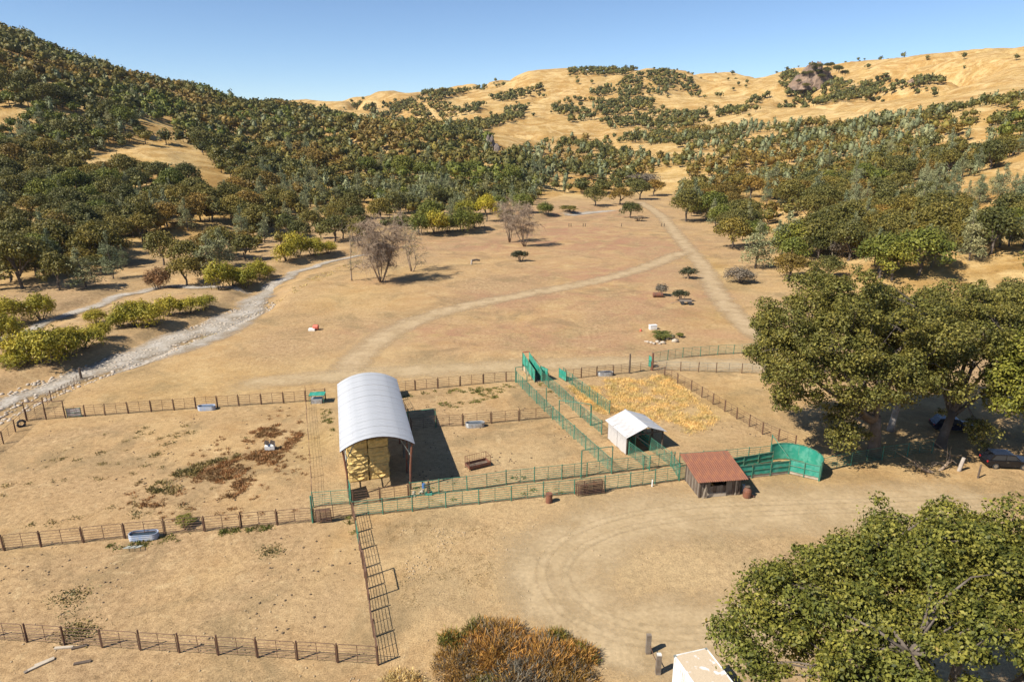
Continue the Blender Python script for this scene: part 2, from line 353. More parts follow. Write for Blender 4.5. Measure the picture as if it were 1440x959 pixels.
class MB:
    """collects primitives; every solid is closed"""
    def __init__(s): s.v = []; s.f = []; s.m = []
    def add(s, vs, fs, mi=0):
        k = len(s.v); s.v += [tuple(v) for v in vs]; s.f += [tuple(i + k for i in f) for f in fs]; s.m += [mi] * len(fs); return s
    def box(s, c, d, mi=0, rz=0, mat=None):
        hx, hy, hz = d[0] / 2, d[1] / 2, d[2] / 2
        vs = [Vector((x, y, z)) for z in (-hz, hz) for x, y in ((-hx, -hy), (hx, -hy), (hx, hy), (-hx, hy))]
        if mat is None: mat = Matrix.Rotation(rz, 4, 'Z')
        return s.add([mat @ v + Vector(c) for v in vs], [(3, 2, 1, 0), (4, 5, 6, 7), (0, 1, 5, 4), (1, 2, 6, 5), (2, 3, 7, 6), (3, 0, 4, 7)], mi)
    def tube(s, pts, r, n=6, mi=0, caps=True):
        pts = [Vector(p) for p in pts]; rs = r if hasattr(r, '__len__') else [r] * len(pts)
        rings = []; up = Vector((0, 0, 1))
        for i, p in enumerate(pts):
            d = (pts[min(i + 1, len(pts) - 1)] - pts[max(i - 1, 0)]).normalized()
            a = d.cross(up if abs(d.z) < .95 else Vector((1, 0, 0))).normalized(); b = d.cross(a)
            rings.append([p + (a * math.cos(2 * math.pi * k / n) + b * math.sin(2 * math.pi * k / n)) * rs[i] for k in range(n)])
        vs = [v for ring in rings for v in ring]; fs = []
        for i in range(len(pts) - 1):
            for k in range(n):
                fs.append((i * n + k, (i + 1) * n + k, (i + 1) * n + (k + 1) % n, i * n + (k + 1) % n))
        if caps: fs += [tuple(range(n)), tuple(range((len(pts) - 1) * n, len(pts) * n))[::-1]]
        return s.add(vs, fs, mi)
    def prism(s, poly, a, b, axis='z', mi=0):
        """extrude a 2-D outline between a and b along an axis"""
        def P(u, v, w): return {'z': (u, v, w), 'y': (u, w, v), 'x': (w, u, v)}[axis]
        n = len(poly); vs = [P(u, v, a) for u, v in poly] + [P(u, v, b) for u, v in poly]
        return s.add(vs, [tuple(range(n))[::-1], tuple(range(n, 2 * n))] + [(i, (i + 1) % n, n + (i + 1) % n, n + i) for i in range(n)], mi)
    def mesh(s, name, mats, smooth=False):
        me = bpy.data.meshes.new(name); me.from_pydata(s.v, [], s.f)
        for m_ in (mats if isinstance(mats, (list, tuple)) else [mats]): me.materials.append(m_)
        me.polygons.foreach_set('material_index', s.m)
        if smooth: me.polygons.foreach_set('use_smooth', [True] * len(s.f))
        import bmesh
        bm = bmesh.new(); bm.from_mesh(me); bmesh.ops.recalc_face_normals(bm, faces=bm.faces); bm.to_mesh(me); bm.free()
        return me
    def obj(s, name, mats, parent=None, smooth=False): return link(name, s.mesh(name, mats, smooth), parent)
def link(name, me, parent=None, loc=None, rz=None, mat=None, scale=None):
    o = bpy.data.objects.new(name, me); COL.objects.link(o); o.parent = parent
    if loc is not None: o.location = loc
    if rz is not None: o.rotation_euler = (0, 0, rz)
    if scale is not None: o.scale = scale
    if mat is not None: o.matrix_local = mat
    return o
def tag(o, label, cat, group=None):
    o['label'] = label; o['category'] = cat
    if group: o['group'] = group
    return o
def thing(name, label, cat, loc=(0, 0, 0), rz=0, group=None):
    o = bpy.data.objects.new(name, None); COL.objects.link(o); o.empty_display_size = .3
    o.location = loc; o.rotation_euler = (0, 0, rz)
    return tag(o, label, cat, group)
def kind(o, k='structure'): o['kind'] = k; return o

# ------------------------------------------------------------------ ground sheet
ys = [-70.0]
while ys[-1] < 2700: ys.append(ys[-1] + max(1.0, 0.0105 * ys[-1]))
ys = np.array(ys); NC = 390
s = np.linspace(-1, 1, NC)
s = np.sign(s) * np.abs(s) ** 1.15
GX = s[None, :] * (70 + 1.02 * (ys[:, None] + 70)); GY = np.repeat(ys[:, None], NC, 1)
GZ = H(GX, GY)
V = np.stack([GX, GY, GZ], -1).reshape(-1, 3)
i, j = np.meshgrid(np.arange(len(ys) - 1), np.arange(NC - 1), indexing='ij')
a = (i * NC + j).ravel(); F = np.stack([a, a + 1, a + NC + 1, a + NC], 1)
me = mesh_np('ground', V, [(F, 0)], [M['ground']], True)
dV = np.where(in_poly(V[:, 0], V[:, 1], VALLEY), 0, dist_poly(V[:, 0], V[:, 1], VALLEY))
zone = np.zeros((len(V), 4), np.float32); zone[:, 3] = 1
def blob(px, py, rx, ry, w, ch):
    q = at(px, py); d = ((V[:, 0] - q.x) / rx) ** 2 + ((V[:, 1] - q.y) / ry) ** 2
    zone[:, ch] = np.maximum(zone[:, ch], w * np.exp(-d * 1.1))
for p in [(800, 330, 30, 50, .85), (880, 345, 25, 35, .8), (700, 345, 25, 22, .6), (640, 340, 22, 22, .6), (850, 385, 22, 18, .8), (760, 420, 22, 14, .7),
          (930, 440, 16, 12, .7), (600, 470, 18, 8, .75), (760, 470, 22, 10, .65), (900, 420, 14, 12, .7), (860, 490, 14, 6, .5), (1000, 420, 7, 16, .6),
          (1010, 470, 10, 7, .6), (810, 300, 40, 30, .6), (530, 395, 8, 6, .4)]: blob(*p[:4], min(1.0, p[4] * 1.3), 0)
for p in [(900, 790, 14, 8, .85), (780, 800, 8, 9, .9), (1080, 720, 20, 5, .8), (880, 720, 12, 5, .7), (470, 600, 4, 10, .7), (720, 640, 8, 5, .6), (560, 640, 8, 8, .5),
          (650, 800, 8, 8, .55), (650, 520, 28, 5, .8), (540, 480, 7, 12, .5), (440, 850, 9, 6, .3), (740, 720, 14, 4, .5), (1000, 600, 9, 8, .4), (950, 900, 10, 6, .8), (1100, 860, 8, 5, .7), (480, 690, 4, 6, .5)]: blob(*p, 1)
zone[:, 2] = sstep(2, 40, dV)
for p in [(1000, 570, 7, 6, .5), (940, 545, 5, 3, .6), (450, 620, 3, 5, .6), (1000, 555, 10, 8, .35), (300, 540, 22, 12, .35), (480, 420, 14, 16, .4), (1020, 450, 10, 14, .5), (1010, 380, 6, 25, .7), (1230, 640, 14, 7, .5), (560, 380, 10, 10, .4)]: blob(*p, 2)
att = me.attributes.new('zone', 'FLOAT_COLOR', 'POINT'); att.data.foreach_set('color', zone.ravel())
kind(link('ground', me))

def ribbon(name, pts, widths, mat, lift, nx=9, step=1.5, flat=None, wob=0.0, smooth_n=3):
    """sheet draped along a path, 'edge' attribute 0 at the rims and 1 inside"""
    P = [np.array(p[:2], float) for p in pts]; W = list(widths)
    for _ in range(smooth_n):       # chaikin
        Q, U = [P[0]], [W[0]]
        for k in range(len(P) - 1):
            Q += [P[k] * .75 + P[k + 1] * .25, P[k] * .25 + P[k + 1] * .75]; U += [W[k] * .75 + W[k + 1] * .25, W[k] * .25 + W[k + 1] * .75]
        P, W = Q + [P[-1]], U + [W[-1]]
    P = np.array(P); W = np.array(W)
    L = np.r_[0, np.cumsum(np.hypot(*np.diff(P, axis=0).T))]; n_ = max(3, int(L[-1] / step))
    t = np.linspace(0, L[-1], n_); X = np.interp(t, L, P[:, 0]); Y = np.interp(t, L, P[:, 1]); W = np.interp(t, L, W)
    tx, ty = np.gradient(X), np.gradient(Y); nn = np.hypot(tx, ty); tx /= nn; ty /= nn
    u = np.linspace(-1, 1, nx)
    off = u[None] * W[:, None] * .5 + (wob * (fbm(t / 7, t * 0 + 3, 3) - .45) * 2)[:, None]
    VX = X[:, None] + ty[:, None] * off; VY = Y[:, None] - tx[:, None] * off
    VZ = H(VX, VY) + lift if flat is None else np.repeat((H(X, Y) + flat)[:, None], nx, 1)
    Vv = np.stack([VX, VY, VZ], -1).reshape(-1, 3)
    a_, b_ = np.meshgrid(np.arange(n_ - 1), np.arange(nx - 1), indexing='ij'); k = (a_ * nx + b_).ravel()
    me_ = mesh_np(name, Vv, [(np.stack([k, k + 1, k + nx + 1, k + nx], 1), 0)], [mat], True)
    e = np.repeat((1 - np.abs(u) ** 2)[None], n_, 0); e *= np.minimum(1, np.minimum(t, L[-1] - t) / 6)[:, None]
    at_ = me_.attributes.new('edge', 'FLOAT', 'POINT'); at_.data.foreach_set('value', e.ravel().astype(np.float32))
    return kind(link(name, me_))
G = lambda *ps: [at(*p)[:2] for p in ps]
ribbon('gravel_creek_bed', CREEK[:13], [3, 3, 4, 6, 8, 10, 10, 9, 7, 5, 4, 3, 2.5], M['gravel'], 0, flat=.16, wob=2)
ribbon('gravel_creek_bed', CREEK2, [3, 3, 4, 5, 5, 5, 4, 3], M['gravel'], 0, flat=.16, wob=2)
ribbon('gravel_bar', G((790, 301), (830, 296), (880, 292)), [9, 12, 6], M['gravel'], .08)
ribbon('gravel_bar', G((130, 535), (200, 505), (280, 480), (340, 450), (372, 425)), [3, 8, 10, 9, 3], M['gravel'], .08)
# two-track dirt roads: one worn strip for each wheel line, on a broad pale bed
def road(name, pts, w, mat='road_dirt', lift=.022):
    P = G(*pts)
    ribbon(name, P, [w] * len(P), M[mat], lift)
road('dirt_road', [(470, 545), (500, 505), (540, 470), (590, 447), (660, 428), (760, 410), (850, 393), (910, 376), (945, 360), (972, 352)], 8.0)
road('dirt_road', [(1110, 500), (1060, 466), (1025, 435), (1003, 405), (990, 375), (968, 350), (945, 322), (930, 303), (910, 290), (897, 283)], 7.5)
road('dirt_road', [(300, 545), (450, 530), (620, 520), (800, 512), (900, 508), (1010, 512), (1150, 516)], 8.0, 'track_dirt', .026)
road('dirt_road', [(1440, 705), (1250, 712), (1100, 716), (950, 722), (850, 742), (790, 775), (775, 815), (810, 860), (880, 892), (980, 898), (1080, 880), (1180, 850)], 12.5, 'track_dirt', .018)
for q, dx in enumerate((-20, 14)):
    road('wheel_track', [(1440, 705 + dx * .4), (1250, 712 + dx * .4), (1100, 716 + dx * .4), (950, 722 + dx * .5), (850 + dx * .5, 742 + dx * .5), (790 + dx, 775 + dx * .2), (775 + dx, 815), (810 + dx * .7, 860 - dx * .5), (880 + dx * .3, 892 - dx * .6), (980, 898 - dx * .6), (1080, 880 - dx * .6), (1180, 850 - dx * .5)], 1.3, 'track_dirt', .03 + .004 * q)
road('dirt_road', [(700, 745), (745, 800), (760, 850), (830, 900), (930, 940), (960, 1000)], 5, 'track_dirt', .026)

# ------------------------------------------------------------------ foliage builders
def leaves(rng, cen, rad, n_per, size, aspect=.6, up=.25, inner=.5, jit=.55, droop=0.0):
    """diamond leaf sprays spread through ellipsoid clumps -> V, quads"""
    cen = np.asarray(cen, float); rad = np.asarray(rad, float)
    if rad.ndim == 1: rad = np.repeat(rad[:, None], 3, 1)
    n_per = np.broadcast_to(n_per, (len(cen),)); idx = np.repeat(np.arange(len(cen)), n_per); N = len(idx)
    d = rng.normal(size=(N, 3)); d[:, 2] += up; d /= np.linalg.norm(d, axis=1)[:, None]
    r = inner + (1.06 - inner) * rng.random(N) ** .6
    lump = 1 + .22 * np.sin(d[:, 0] * 5 + idx) * np.sin(d[:, 1] * 5 + idx * 2.1) + .12 * np.sin(d[:, 2] * 9 + idx)
    p = cen[idx] + d * rad[idx] * (r * lump)[:, None]
    nrm = d * .8 + rng.normal(size=(N, 3)) * jit; nrm[:, 2] += .25; nrm /= np.linalg.norm(nrm, axis=1)[:, None]
    t = np.cross(nrm, rng.normal(size=(N, 3))); t[:, 2] -= droop; t /= np.linalg.norm(t, axis=1)[:, None]
    b_ = np.cross(nrm, t); sz = size * (.6 + .8 * rng.random(N))[:, None] * .5
    Vv = np.stack([p + t * sz, p + b_ * sz * aspect, p - t * sz, p - b_ * sz * aspect], 1).reshape(-1, 3)
    return Vv, np.arange(len(Vv)).reshape(-1, 4)
def skel_tubes(paths, n=6):
    mb = MB()
    for pts, rs in paths: mb.tube(pts, rs, n)
    return mb
def bend(a, b, sag, rng, k=5):
    a = Vector(a); b = Vector(b); L = (b - a).length
    j = Vector(rng.normal(size=3)) * L * .07
    return [a.lerp(b, t) + Vector((0, 0, sag * L * math.sin(math.pi * t))) + j * math.sin(math.pi * t) for t in [i / (k - 1) for i in range(k)]]
def oak_parts(rng, h, r, nblob, npl, leaf, trunk_r=.28, limbs=5, squash=.62):
    base = h * .28; top = h - r * squash
    cen, rad = [], []
    for k in range(nblob):
        th = k * 2.4 + rng.random() * .8; q = math.sqrt((k + .5) / nblob)
        zz = base + (h - base) * (.30 + .62 * math.sqrt(max(0, 1 - q * q)) * (.75 + .3 * rng.random()))
        cen.append((math.cos(th) * q * r * .78, math.sin(th) * q * r * .78, zz - .12 * h * q * rng.random()))
        rr = r * (.30 + .14 * rng.random()); rad.append((rr, rr, rr * .78))
    LV, LQ = leaves(rng, cen, rad, npl, leaf)
    paths = [(bend((0, 0, -.4), (rng.normal() * .2, rng.normal() * .2, base * 1.2), 0, rng), [trunk_r * 1.35, trunk_r, trunk_r * .9, trunk_r * .85, trunk_r * .8])]
    for k in range(limbs):
        c = cen[(k * 3 + 1) % nblob]
        paths.append((bend((0, 0, base * (.8 + .3 * rng.random())), c, .06, rng), [trunk_r * .62, trunk_r * .5, trunk_r * .4, trunk_r * .28, trunk_r * .12]))
    return LV, LQ, skel_tubes(paths, 6)
def pine_parts(rng, h, r, npl, leaf):
    cen, rad = [], []; lean = rng.normal(size=2) * .03 * h
    nl = 9
    for k in range(nl):
        t = k / (nl - 1); rr = r * (1.0 - .62 * t ** 1.5) * (.75 + .45 * rng.random()); z = h * (.2 + .76 * t)
        for q in range(3 if t < .75 else 1):
            th = rng.random() * 6.3; o = rr * .52 if t < .85 else 0
            cen.append((lean[0] * t + math.cos(th) * o, lean[1] * t + math.sin(th) * o, z + rng.normal() * h * .02))
            rad.append((rr * .52, rr * .52, h * .085))
    LV, LQ = leaves(rng, cen, rad, npl, leaf, aspect=.3, up=.1, inner=.15, jit=.9)
    paths = [([(0, 0, -.4), (lean[0] * .3, lean[1] * .3, h * .35), (lean[0] * .7, lean[1] * .7, h * .7), (lean[0], lean[1], h * .97)], [.24, .18, .11, .03])]
    for k in range(0, len(cen), 2):
        c = cen[k]; paths.append(([(lean[0] * c[2] / h, lean[1] * c[2] / h, c[2] - h * .06), c], [.07, .02]))
    return LV, LQ, skel_tubes(paths, 5)
def shrub_parts(rng, h, r, nblob, npl, leaf, aspect=.5, stems=6, up=.4, flat=.8, droop=0., lowc=.48):
    cen, rad = [], []
    for k in range(nblob):
        th = k * 2.4 + rng.random(); q = math.sqrt((k + .3) / nblob)
        rr = r * (.24 + .26 * rng.random())
        cen.append((math.cos(th) * q * r * .7, math.sin(th) * q * r * .7, h * (lowc + .27 * (1 - q) + .16 * rng.random())))
        rad.append((rr, rr, min(rr * flat, h * .4)))
    LV, LQ = leaves(rng, cen, rad, npl, leaf, aspect, up, .35, droop=droop)
    paths = []
    for k in range(stems):
        c = cen[(k * 2) % nblob]; f = Vector((c[0] * .12, c[1] * .12, -.3)); paths.append((bend(f, c, .0, rng, 4), [.09, .07, .05, .02]))
    return LV, LQ, skel_tubes(paths, 5)
def crown_mesh(name, LV, LQ, mat): return mesh_np(name, LV, [(LQ, 0)], [mat])
def core_blob(rng, c, r, zr, seed):
    """lumpy closed blob (80 faces) that fills the heart of a far crown"""
    t = (1 + 5 ** .5) / 2
    v = np.array([(-1, t, 0), (1, t, 0), (-1, -t, 0), (1, -t, 0), (0, -1, t), (0, 1, t), (0, -1, -t), (0, 1, -t), (t, 0, -1), (t, 0, 1), (-t, 0, -1), (-t, 0, 1)], float)
    f = [(0, 11, 5), (0, 5, 1), (0, 1, 7), (0, 7, 10), (0, 10, 11), (1, 5, 9), (5, 11, 4), (11, 10, 2), (10, 7, 6), (7, 1, 8), (3, 9, 4), (3, 4, 2), (3, 2, 6), (3, 6, 8), (3, 8, 9), (4, 9, 5), (2, 4, 11), (6, 2, 10), (8, 6, 7), (9, 8, 1)]
    v /= np.linalg.norm(v, axis=1)[:, None]
    v = v * (1 + rng.normal(size=(12, 1)) * .16)
    return v * np.array([r, r, zr]) + np.array(c), np.array(f)

# ---- prototypes: (crown mesh, trunk mesh, nominal crown radius, nominal height)
rg = np.random.default_rng(5)
PROTO = {}
def proto(key, parts, r, h, bark):
    LV, LQ, tb = parts
    PROTO.setdefault(key, []).append((crown_mesh(key + '_crown', LV, LQ, M['oak_dark']), tb.mesh(key + '_trunk', bark), r, h))
for k in range(5): proto('oak', oak_parts(rg, 8.0 + k * .3, 4.9, 15 + k, 210, .50), 4.6, 8.3, M['bark'])
for k in range(4): proto('pine', pine_parts(rg, 11.0, 4.0, 105, .60), 4.0, 11.0, M['bark'])
for k in range(4): proto('willow', shrub_parts(rg, 4.2, 3.2, 15, 230, .40, .35, 7, flat=1.1, lowc=.36), 3.2, 4.2, M['bark'])
for k in range(3): proto('bush', shrub_parts(rg, 1.7, 1.3, 8, 200, .2, .5, 5), 1.3, 1.7, M['deadwood'])
# far versions, few faces
FAR = {}
for key, hh, rr in (('oak', 8.2, 4.6), ('pine', 10.5, 3.8)):
    for k in range(4):
        if key == 'oak':
            cen = [(math.cos(q * 2.4) * rr * .5 * (q > 0), math.sin(q * 2.4) * rr * .5 * (q > 0), hh * (.72 if q == 0 else .52 + .12 * rg.random())) for q in range(6)]
            rad = [(rr * .5, rr * .5, rr * .42)] * 6; LV, LQ = leaves(rg, cen, rad, 34, 1.1, .75, .5, .6, .8)
            CV, CF = core_blob(rg, (0, 0, hh * .55), rr * .6, rr * .5, k)
        else:
            cen = [(0, 0, hh * (.25 + .13 * q)) for q in range(6)]; rad = [(rr * (1 - .022 * q * q), rr * (1 - .022 * q * q), hh * .12) for q in range(6)]
            LV, LQ = leaves(rg, cen, rad, 24, 1.2, .45, .2, .5)
            CV, CF = core_blob(rg, (0, 0, hh * .48), rr * .42, hh * .36, k)
        TV = np.array([(-.3, 0, -.5), (.3, 0, -.5), (.15, 0, hh * .5), (-.15, 0, hh * .5), (0, -.3, -.5), (0, .3, -.5), (0, .15, hh * .5), (0, -.15, hh * .5)])
        FAR.setdefault(key, []).append((np.r_[LV, CV, TV], LQ, CF + len(LV), np.array([(0, 1, 2, 3), (4, 5, 6, 7)]) + len(LV) + len(CV)))
for key, hh, rr in (('oak2', 8.2, 4.6), ('pine2', 10.5, 3.8), ('oak3', 8.2, 4.6), ('pine3', 10.5, 3.8)):       # still farther off: a lumpy core with a ragged skin
    for k in range(4):
        if key[:3] == 'oak':
            cen = [(0, 0, hh * .60), (rr * .35, rr * .2, hh * .5), (-rr * .35, -rr * .1, hh * .52)]; LV, LQ = leaves(rg, cen, [(rr * .62, rr * .62, rr * .5)] * 3, 22 if key[-1] == '2' else 11, 1.5 if key[-1] == '2' else 2.0, .75, .5, .6, .85)
            CV, CF = core_blob(rg, (0, 0, hh * .54), rr * .6, rr * .5, k)
        else:
            cen = [(0, 0, hh * .3), (0, 0, hh * .55), (0, 0, hh * .8)]; LV, LQ = leaves(rg, cen, [(rr, rr, hh * .2), (rr * .8, rr * .8, hh * .18), (rr * .45, rr * .45, hh * .14)], 15, 1.6, .5, .2, .6)
            CV, CF = core_blob(rg, (0, 0, hh * .48), rr * .5, hh * .38, k)
        TV = np.array([(-.3, 0, -.5), (.3, 0, -.5), (.15, 0, hh * .5), (-.15, 0, hh * .5)])
        FAR.setdefault(key, []).append((np.r_[LV, CV, TV], LQ, CF + len(LV), np.array([(0, 1, 2, 3)]) + len(LV) + len(CV)))
def plant_tree(name, label, cat, key, mat, p, r=None, h=None, group=None, bark=None, k=None, rz=None):
    cm, tm, r0, h0 = PROTO[key][R.randrange(len(PROTO[key])) if k is None else k]
    t = thing(name, label, cat, p, R.random() * 6.28 if rz is None else rz, group)
    sx = (r or r0) / r0; sz = (h or h0) / h0; t.scale = (sx, sx, sz)
    c = link('crown', cm, t); c.material_slots[0].link = 'OBJECT'; c.material_slots[0].material = M[mat]
    b = link('trunk', tm, t)
    if bark: b.material_slots[0].link = 'OBJECT'; b.material_slots[0].material = M[bark]
    return t

# ------------------------------------------------------------------ woods: where trees stand
LEFT = [(-420, -80), (-420, 430), (0, 412), (70, 392), (150, 370), (230, 352), (330, 340), (430, 318), (520, 305), (640, 293), (755, 278), (765, 245), (710, 215), (620, 150), (400, 125), (200, 80), (0, 10)]
RIGHT = [(935, 262), (950, 245), (1000, 226), (1100, 200), (1200, 178), (1440, 138), (1850, 60), (1850, 480), (1440, 478), (1400, 420), (1300, 412), (1180, 400), (1085, 385), (1050, 345), (1010, 325), (960, 300)]
MID = [(690, 222), (730, 212), (800, 196), (860, 190), (1000, 182), (1100, 178), (1200, 170), (1200, 182), (1100, 205), (1000, 228), (940, 250), (900, 270), (835, 276), (760, 272)]
CLEAR = [[(112, 243), (150, 213), (200, 205), (265, 205), (300, 230), (335, 272), (310, 285), (255, 262), (215, 248), (170, 232), (135, 250)], [(200, 175), (245, 170), (250, 200), (215, 205)], [(225, 135), (260, 133), (262, 142), (228, 142)],
         [(170, 352), (230, 330), (330, 318), (345, 340), (260, 365), (180, 380)], [(470, 290), (520, 285), (560, 300), (480, 308)], [(685, 205), (720, 210), (725, 222), (690, 225)],
         [(925, 240), (965, 240), (958, 280), (905, 290), (890, 282)], [(1315, 278), (1400, 235), (1460, 215), (1460, 255), (1390, 272), (1340, 292)], [(1120, 372), (1180, 360), (1200, 385), (1130, 400)],
         [(1290, 385), (1460, 350), (1460, 440), (1330, 430)], [(1150, 168), (1250, 158), (1260, 170), (1160, 178)], [(1020, 285), (1060, 280), (1090, 300), (1040, 305)], [(815, 192), (870, 182), (890, 192), (830, 200)], [(690, 196), (740, 190), (750, 200), (700, 206)],
         [(1060, 190), (1085, 186), (1090, 196), (1065, 200)], [(975, 215), (1005, 212), (1010, 222), (980, 226)], [(860, 205), (905, 200), (910, 210), (865, 214)]]
FARCL = [[(505, 154), (560, 143), (620, 142), (640, 152), (600, 165), (545, 174)], [(590, 162), (680, 150), (670, 160), (600, 174)], [(640, 176), (742, 150), (748, 164), (660, 192)],
         [(770, 152), (860, 122), (900, 104), (935, 101), (1000, 122), (985, 140), (940, 130), (920, 154), (860, 166), (800, 174)], [(840, 174), (940, 160), (1010, 165), (960, 185), (860, 190)],
         [(1000, 167), (1060, 140), (1082, 137), (1040, 164)], [(1095, 118), (1108, 98), (1120, 108), (1180, 118), (1240, 126), (1330, 108), (1325, 120), (1220, 142), (1130, 152), (1100, 132)], [(800, 100), (890, 98), (890, 108), (800, 108)],
         [(590, 135), (640, 128), (660, 132), (610, 142)], [(690, 138), (760, 122), (770, 130), (700, 148)]]
def visible(x, y, z, clear=4.0):
    """keep trees whose top clears the ground between them and the camera"""
    ok = np.ones(x.shape, bool)
    for t in np.linspace(.25, .985, 46):
        hx = H(x * t, y * t); zz = CAM_H + (z + clear - CAM_H) * t
        ok &= hx < zz + .5
    return ok
def candidates(y0, y1, sp):
    ny = int((y1 - y0) / sp); out = []
    for k in range(ny):
        y = y0 + (k + .5) * sp; w = 1.2 * y; nx = int(2 * w / sp)
        x = -w + (np.arange(nx) + .5 + .5 * (k % 2)) * sp
        out.append(np.stack([x + NR.uniform(-.42, .42, nx) * sp, y + NR.uniform(-.42, .42, nx) * sp], 1))
    return np.concatenate(out)
TREES = []          # x, y, z, species, material, scale, zone
def pick(mats, x, y):
    """kinds keep to drifts across the slope instead of mixing evenly"""
    tot = sum(w for _, w in mats); v = float(fbm(np.array([x / 55 + 90]), np.array([y / 55 + 31]), 3)[0])
    v = min(.999, max(0, (v - .44) * 2.6 + .5 + R.gauss(0, .2))) * tot
    for m_, w in mats:
        v -= w
        if v <= 0: return m_
    return mats[-1][0]
def scatter(y0, y1, sp, polys, dens, zone, mats, pine, noise_thr=None, sc_=(0.58, 1.22), nsc=60, valley=3, gul=None):
    c = candidates(y0, y1, sp); x, y = c.T
    z = H(x, y); px, py, _ = proj(x, y, z)
    k = np.zeros(len(x), bool)
    for P_ in polys: k |= in_poly(px, py, P_)
    for C_ in CLEAR: k &= ~in_poly(px, py, C_)
    k &= (NR.random(len(x)) < dens) & (px > -140) & (px < 1580)
    if noise_thr is not None: k &= fbm(x / nsc + 50, y / nsc + 20, 3) > noise_thr
    if gul: k &= gully(x, y) < gul
    dv = np.where(in_poly(x, y, VALLEY), 0, dist_poly(x, y, VALLEY)); k &= dv >= valley
    x, y, z = x[k], y[k], z[k]
    v = visible(x, y, z); x, y, z = x[v], y[v], z[v]
    pn = fbm(x / 90 + 7, y / 90, 2)
    for a_, b_, c_, q in zip(x, y, z, pn):
        isp = R.random() < pine * (2.0 if q > .5 else .6)
        s_ = R.uniform(*sc_) * (.9 if isp else 1)
        TREES.append((a_, b_, c_, 'pine' if isp else 'oak', 'pine_grey' if isp else pick(mats, a_, b_), s_, zone))
scatter(150, 420, 6.2, [LEFT], .9, 'left', [('oak_green', 1), ('oak_dark', 5), ('oak_olive', 4.5), ('oak_rust', 1.0)], .2, .28, nsc=40)
scatter(420, 980, 8.0, [LEFT], .92, 'left', [('oak_green', 1.6), ('oak_dark', 5), ('oak_olive', 4), ('oak_rust', .5)], .10, None, (.8, 1.5))
scatter(130, 420, 6.4, [RIGHT], .84, 'right', [('oak_green', 1), ('oak_dark', 3.5), ('oak_olive', 4.5), ('oak_rust', 1.1)], .46, .35, nsc=32)
scatter(420, 900, 7.4, [RIGHT], .85, 'right', [('oak_dark', 4), ('oak_olive', 4), ('oak_rust', 1)], .30, .35, nsc=40)
scatter(150, 420, 8.0, [[(120, 402), (200, 388), (330, 375), (400, 352), (480, 340), (560, 322), (640, 312), (760, 292), (760, 262), (640, 275), (500, 290), (330, 320), (230, 340), (100, 385)]], .62, 'left', [('oak_dark', 3), ('oak_olive', 5), ('oak_green', 2), ('oak_rust', .7)], .3, None, (.5, 1.1), valley=0)
scatter(410, 1150, 8.2, [MID], .88, 'middle', [('oak_dark', 5), ('oak_olive', 3), ('oak_rust', 1)], .25, .36, nsc=45)
scatter(800, 1700, 8.6, FARCL, .85, 'far', [('oak_dark', 4), ('oak_olive', 1)], .03, .33, (.7, 1.5), nsc=38)
scatter(800, 1700, 9.5, [[(440, 150), (830, 96), (1440, 76), (1850, 30), (1850, 120), (1000, 175), (700, 200)]], .75, 'far', [('oak_dark', 1)], .0, .36, (.7, 1.4), nsc=90, gul=.022)
scatter(800, 1700, 16, [[(440, 150), (830, 96), (1440, 76), (1850, 30), (1850, 120), (1000, 175), (700, 200)]], .10, 'far', [('oak_dark', 1)], .03, .40, nsc=120)
print('TREES', len(TREES), {z_: sum(t[6] == z_ for t in TREES) for z_ in ('left', 'right', 'middle', 'far')})
# the largest in the picture stand as single trees, the rest as one mass for each kind
scored = []
for i_, t in enumerate(TREES):
    px, py, d = proj(t[0], t[1], t[2] + 4)
    inside = -10 < px < 1450 and -10 < py < 970
    scored.append((-(t[5] / d) if inside else 0, i_))
scored.sort()
lim = {'oak': 290, 'pine': 170}; single = set()
for sz, i_ in scored:
    k = TREES[i_][3]
    if sz < 0 and lim[k] > 0: lim[k] -= 1; single.add(i_)
LOOK = {'oak_dark': 'dark green oak', 'oak_olive': 'olive brown oak', 'oak_rust': 'rust coloured oak', 'oak_green': 'fresh green oak', 'pine_grey': 'grey-green pine'}
GRP = {'left': 'on the wooded left hillside', 'right': 'on the right hillside', 'middle': 'at the head of the valley', 'far': 'on the far golden hills'}
MARKS = [(205, 235, 'golden clearing on the left hill'), (343, 292, 'dark cliff on the left hill'), (122, 380, 'pale round creekside pine'), (540, 350, 'large bare meadow tree'), (684, 290, 'yellow cottonwood'),
         (30, 370, 'large olive oak at the left edge'), (965, 290, 'big dark roadside oak'), (1186, 352, 'pale grey shrub on the right slope'), (1240, 500, 'huge spreading oak'), (1380, 255, 'golden clearing on the right hill'), (905, 250, 'bleached grey leafless tree'), (1062, 350, 'large soft green roadside pine'), (1412, 430, 'lone dark oak at the right edge'), (1145, 105, 'rocky knob')]
ORD = ['nearest'] + [w + ' nearest' for w in 'second third fourth fifth sixth seventh eighth ninth tenth eleventh twelfth thirteenth fourteenth fifteenth sixteenth seventeenth eighteenth nineteenth twentieth twenty-first twenty-second twenty-third twenty-fourth twenty-fifth twenty-sixth twenty-seventh twenty-eighth'.split()]
cells = {}
for i_ in single:
    x, y, z, sp, mt, s_, zn = TREES[i_]; px, py, d = proj(x, y, z + 4 * s_)
    mk = min(MARKS, key=lambda m_: (m_[0] - px) ** 2 + (m_[1] - py) ** 2); dx, dy = px - mk[0], py - mk[1]
    side = ('left of' if dx < 0 else 'right of') if abs(dx) > abs(dy) * 1.3 else ('above' if dy < 0 else 'below')
    cells.setdefault((mt, mk[2], side), []).append((math.hypot(dx, dy), i_))
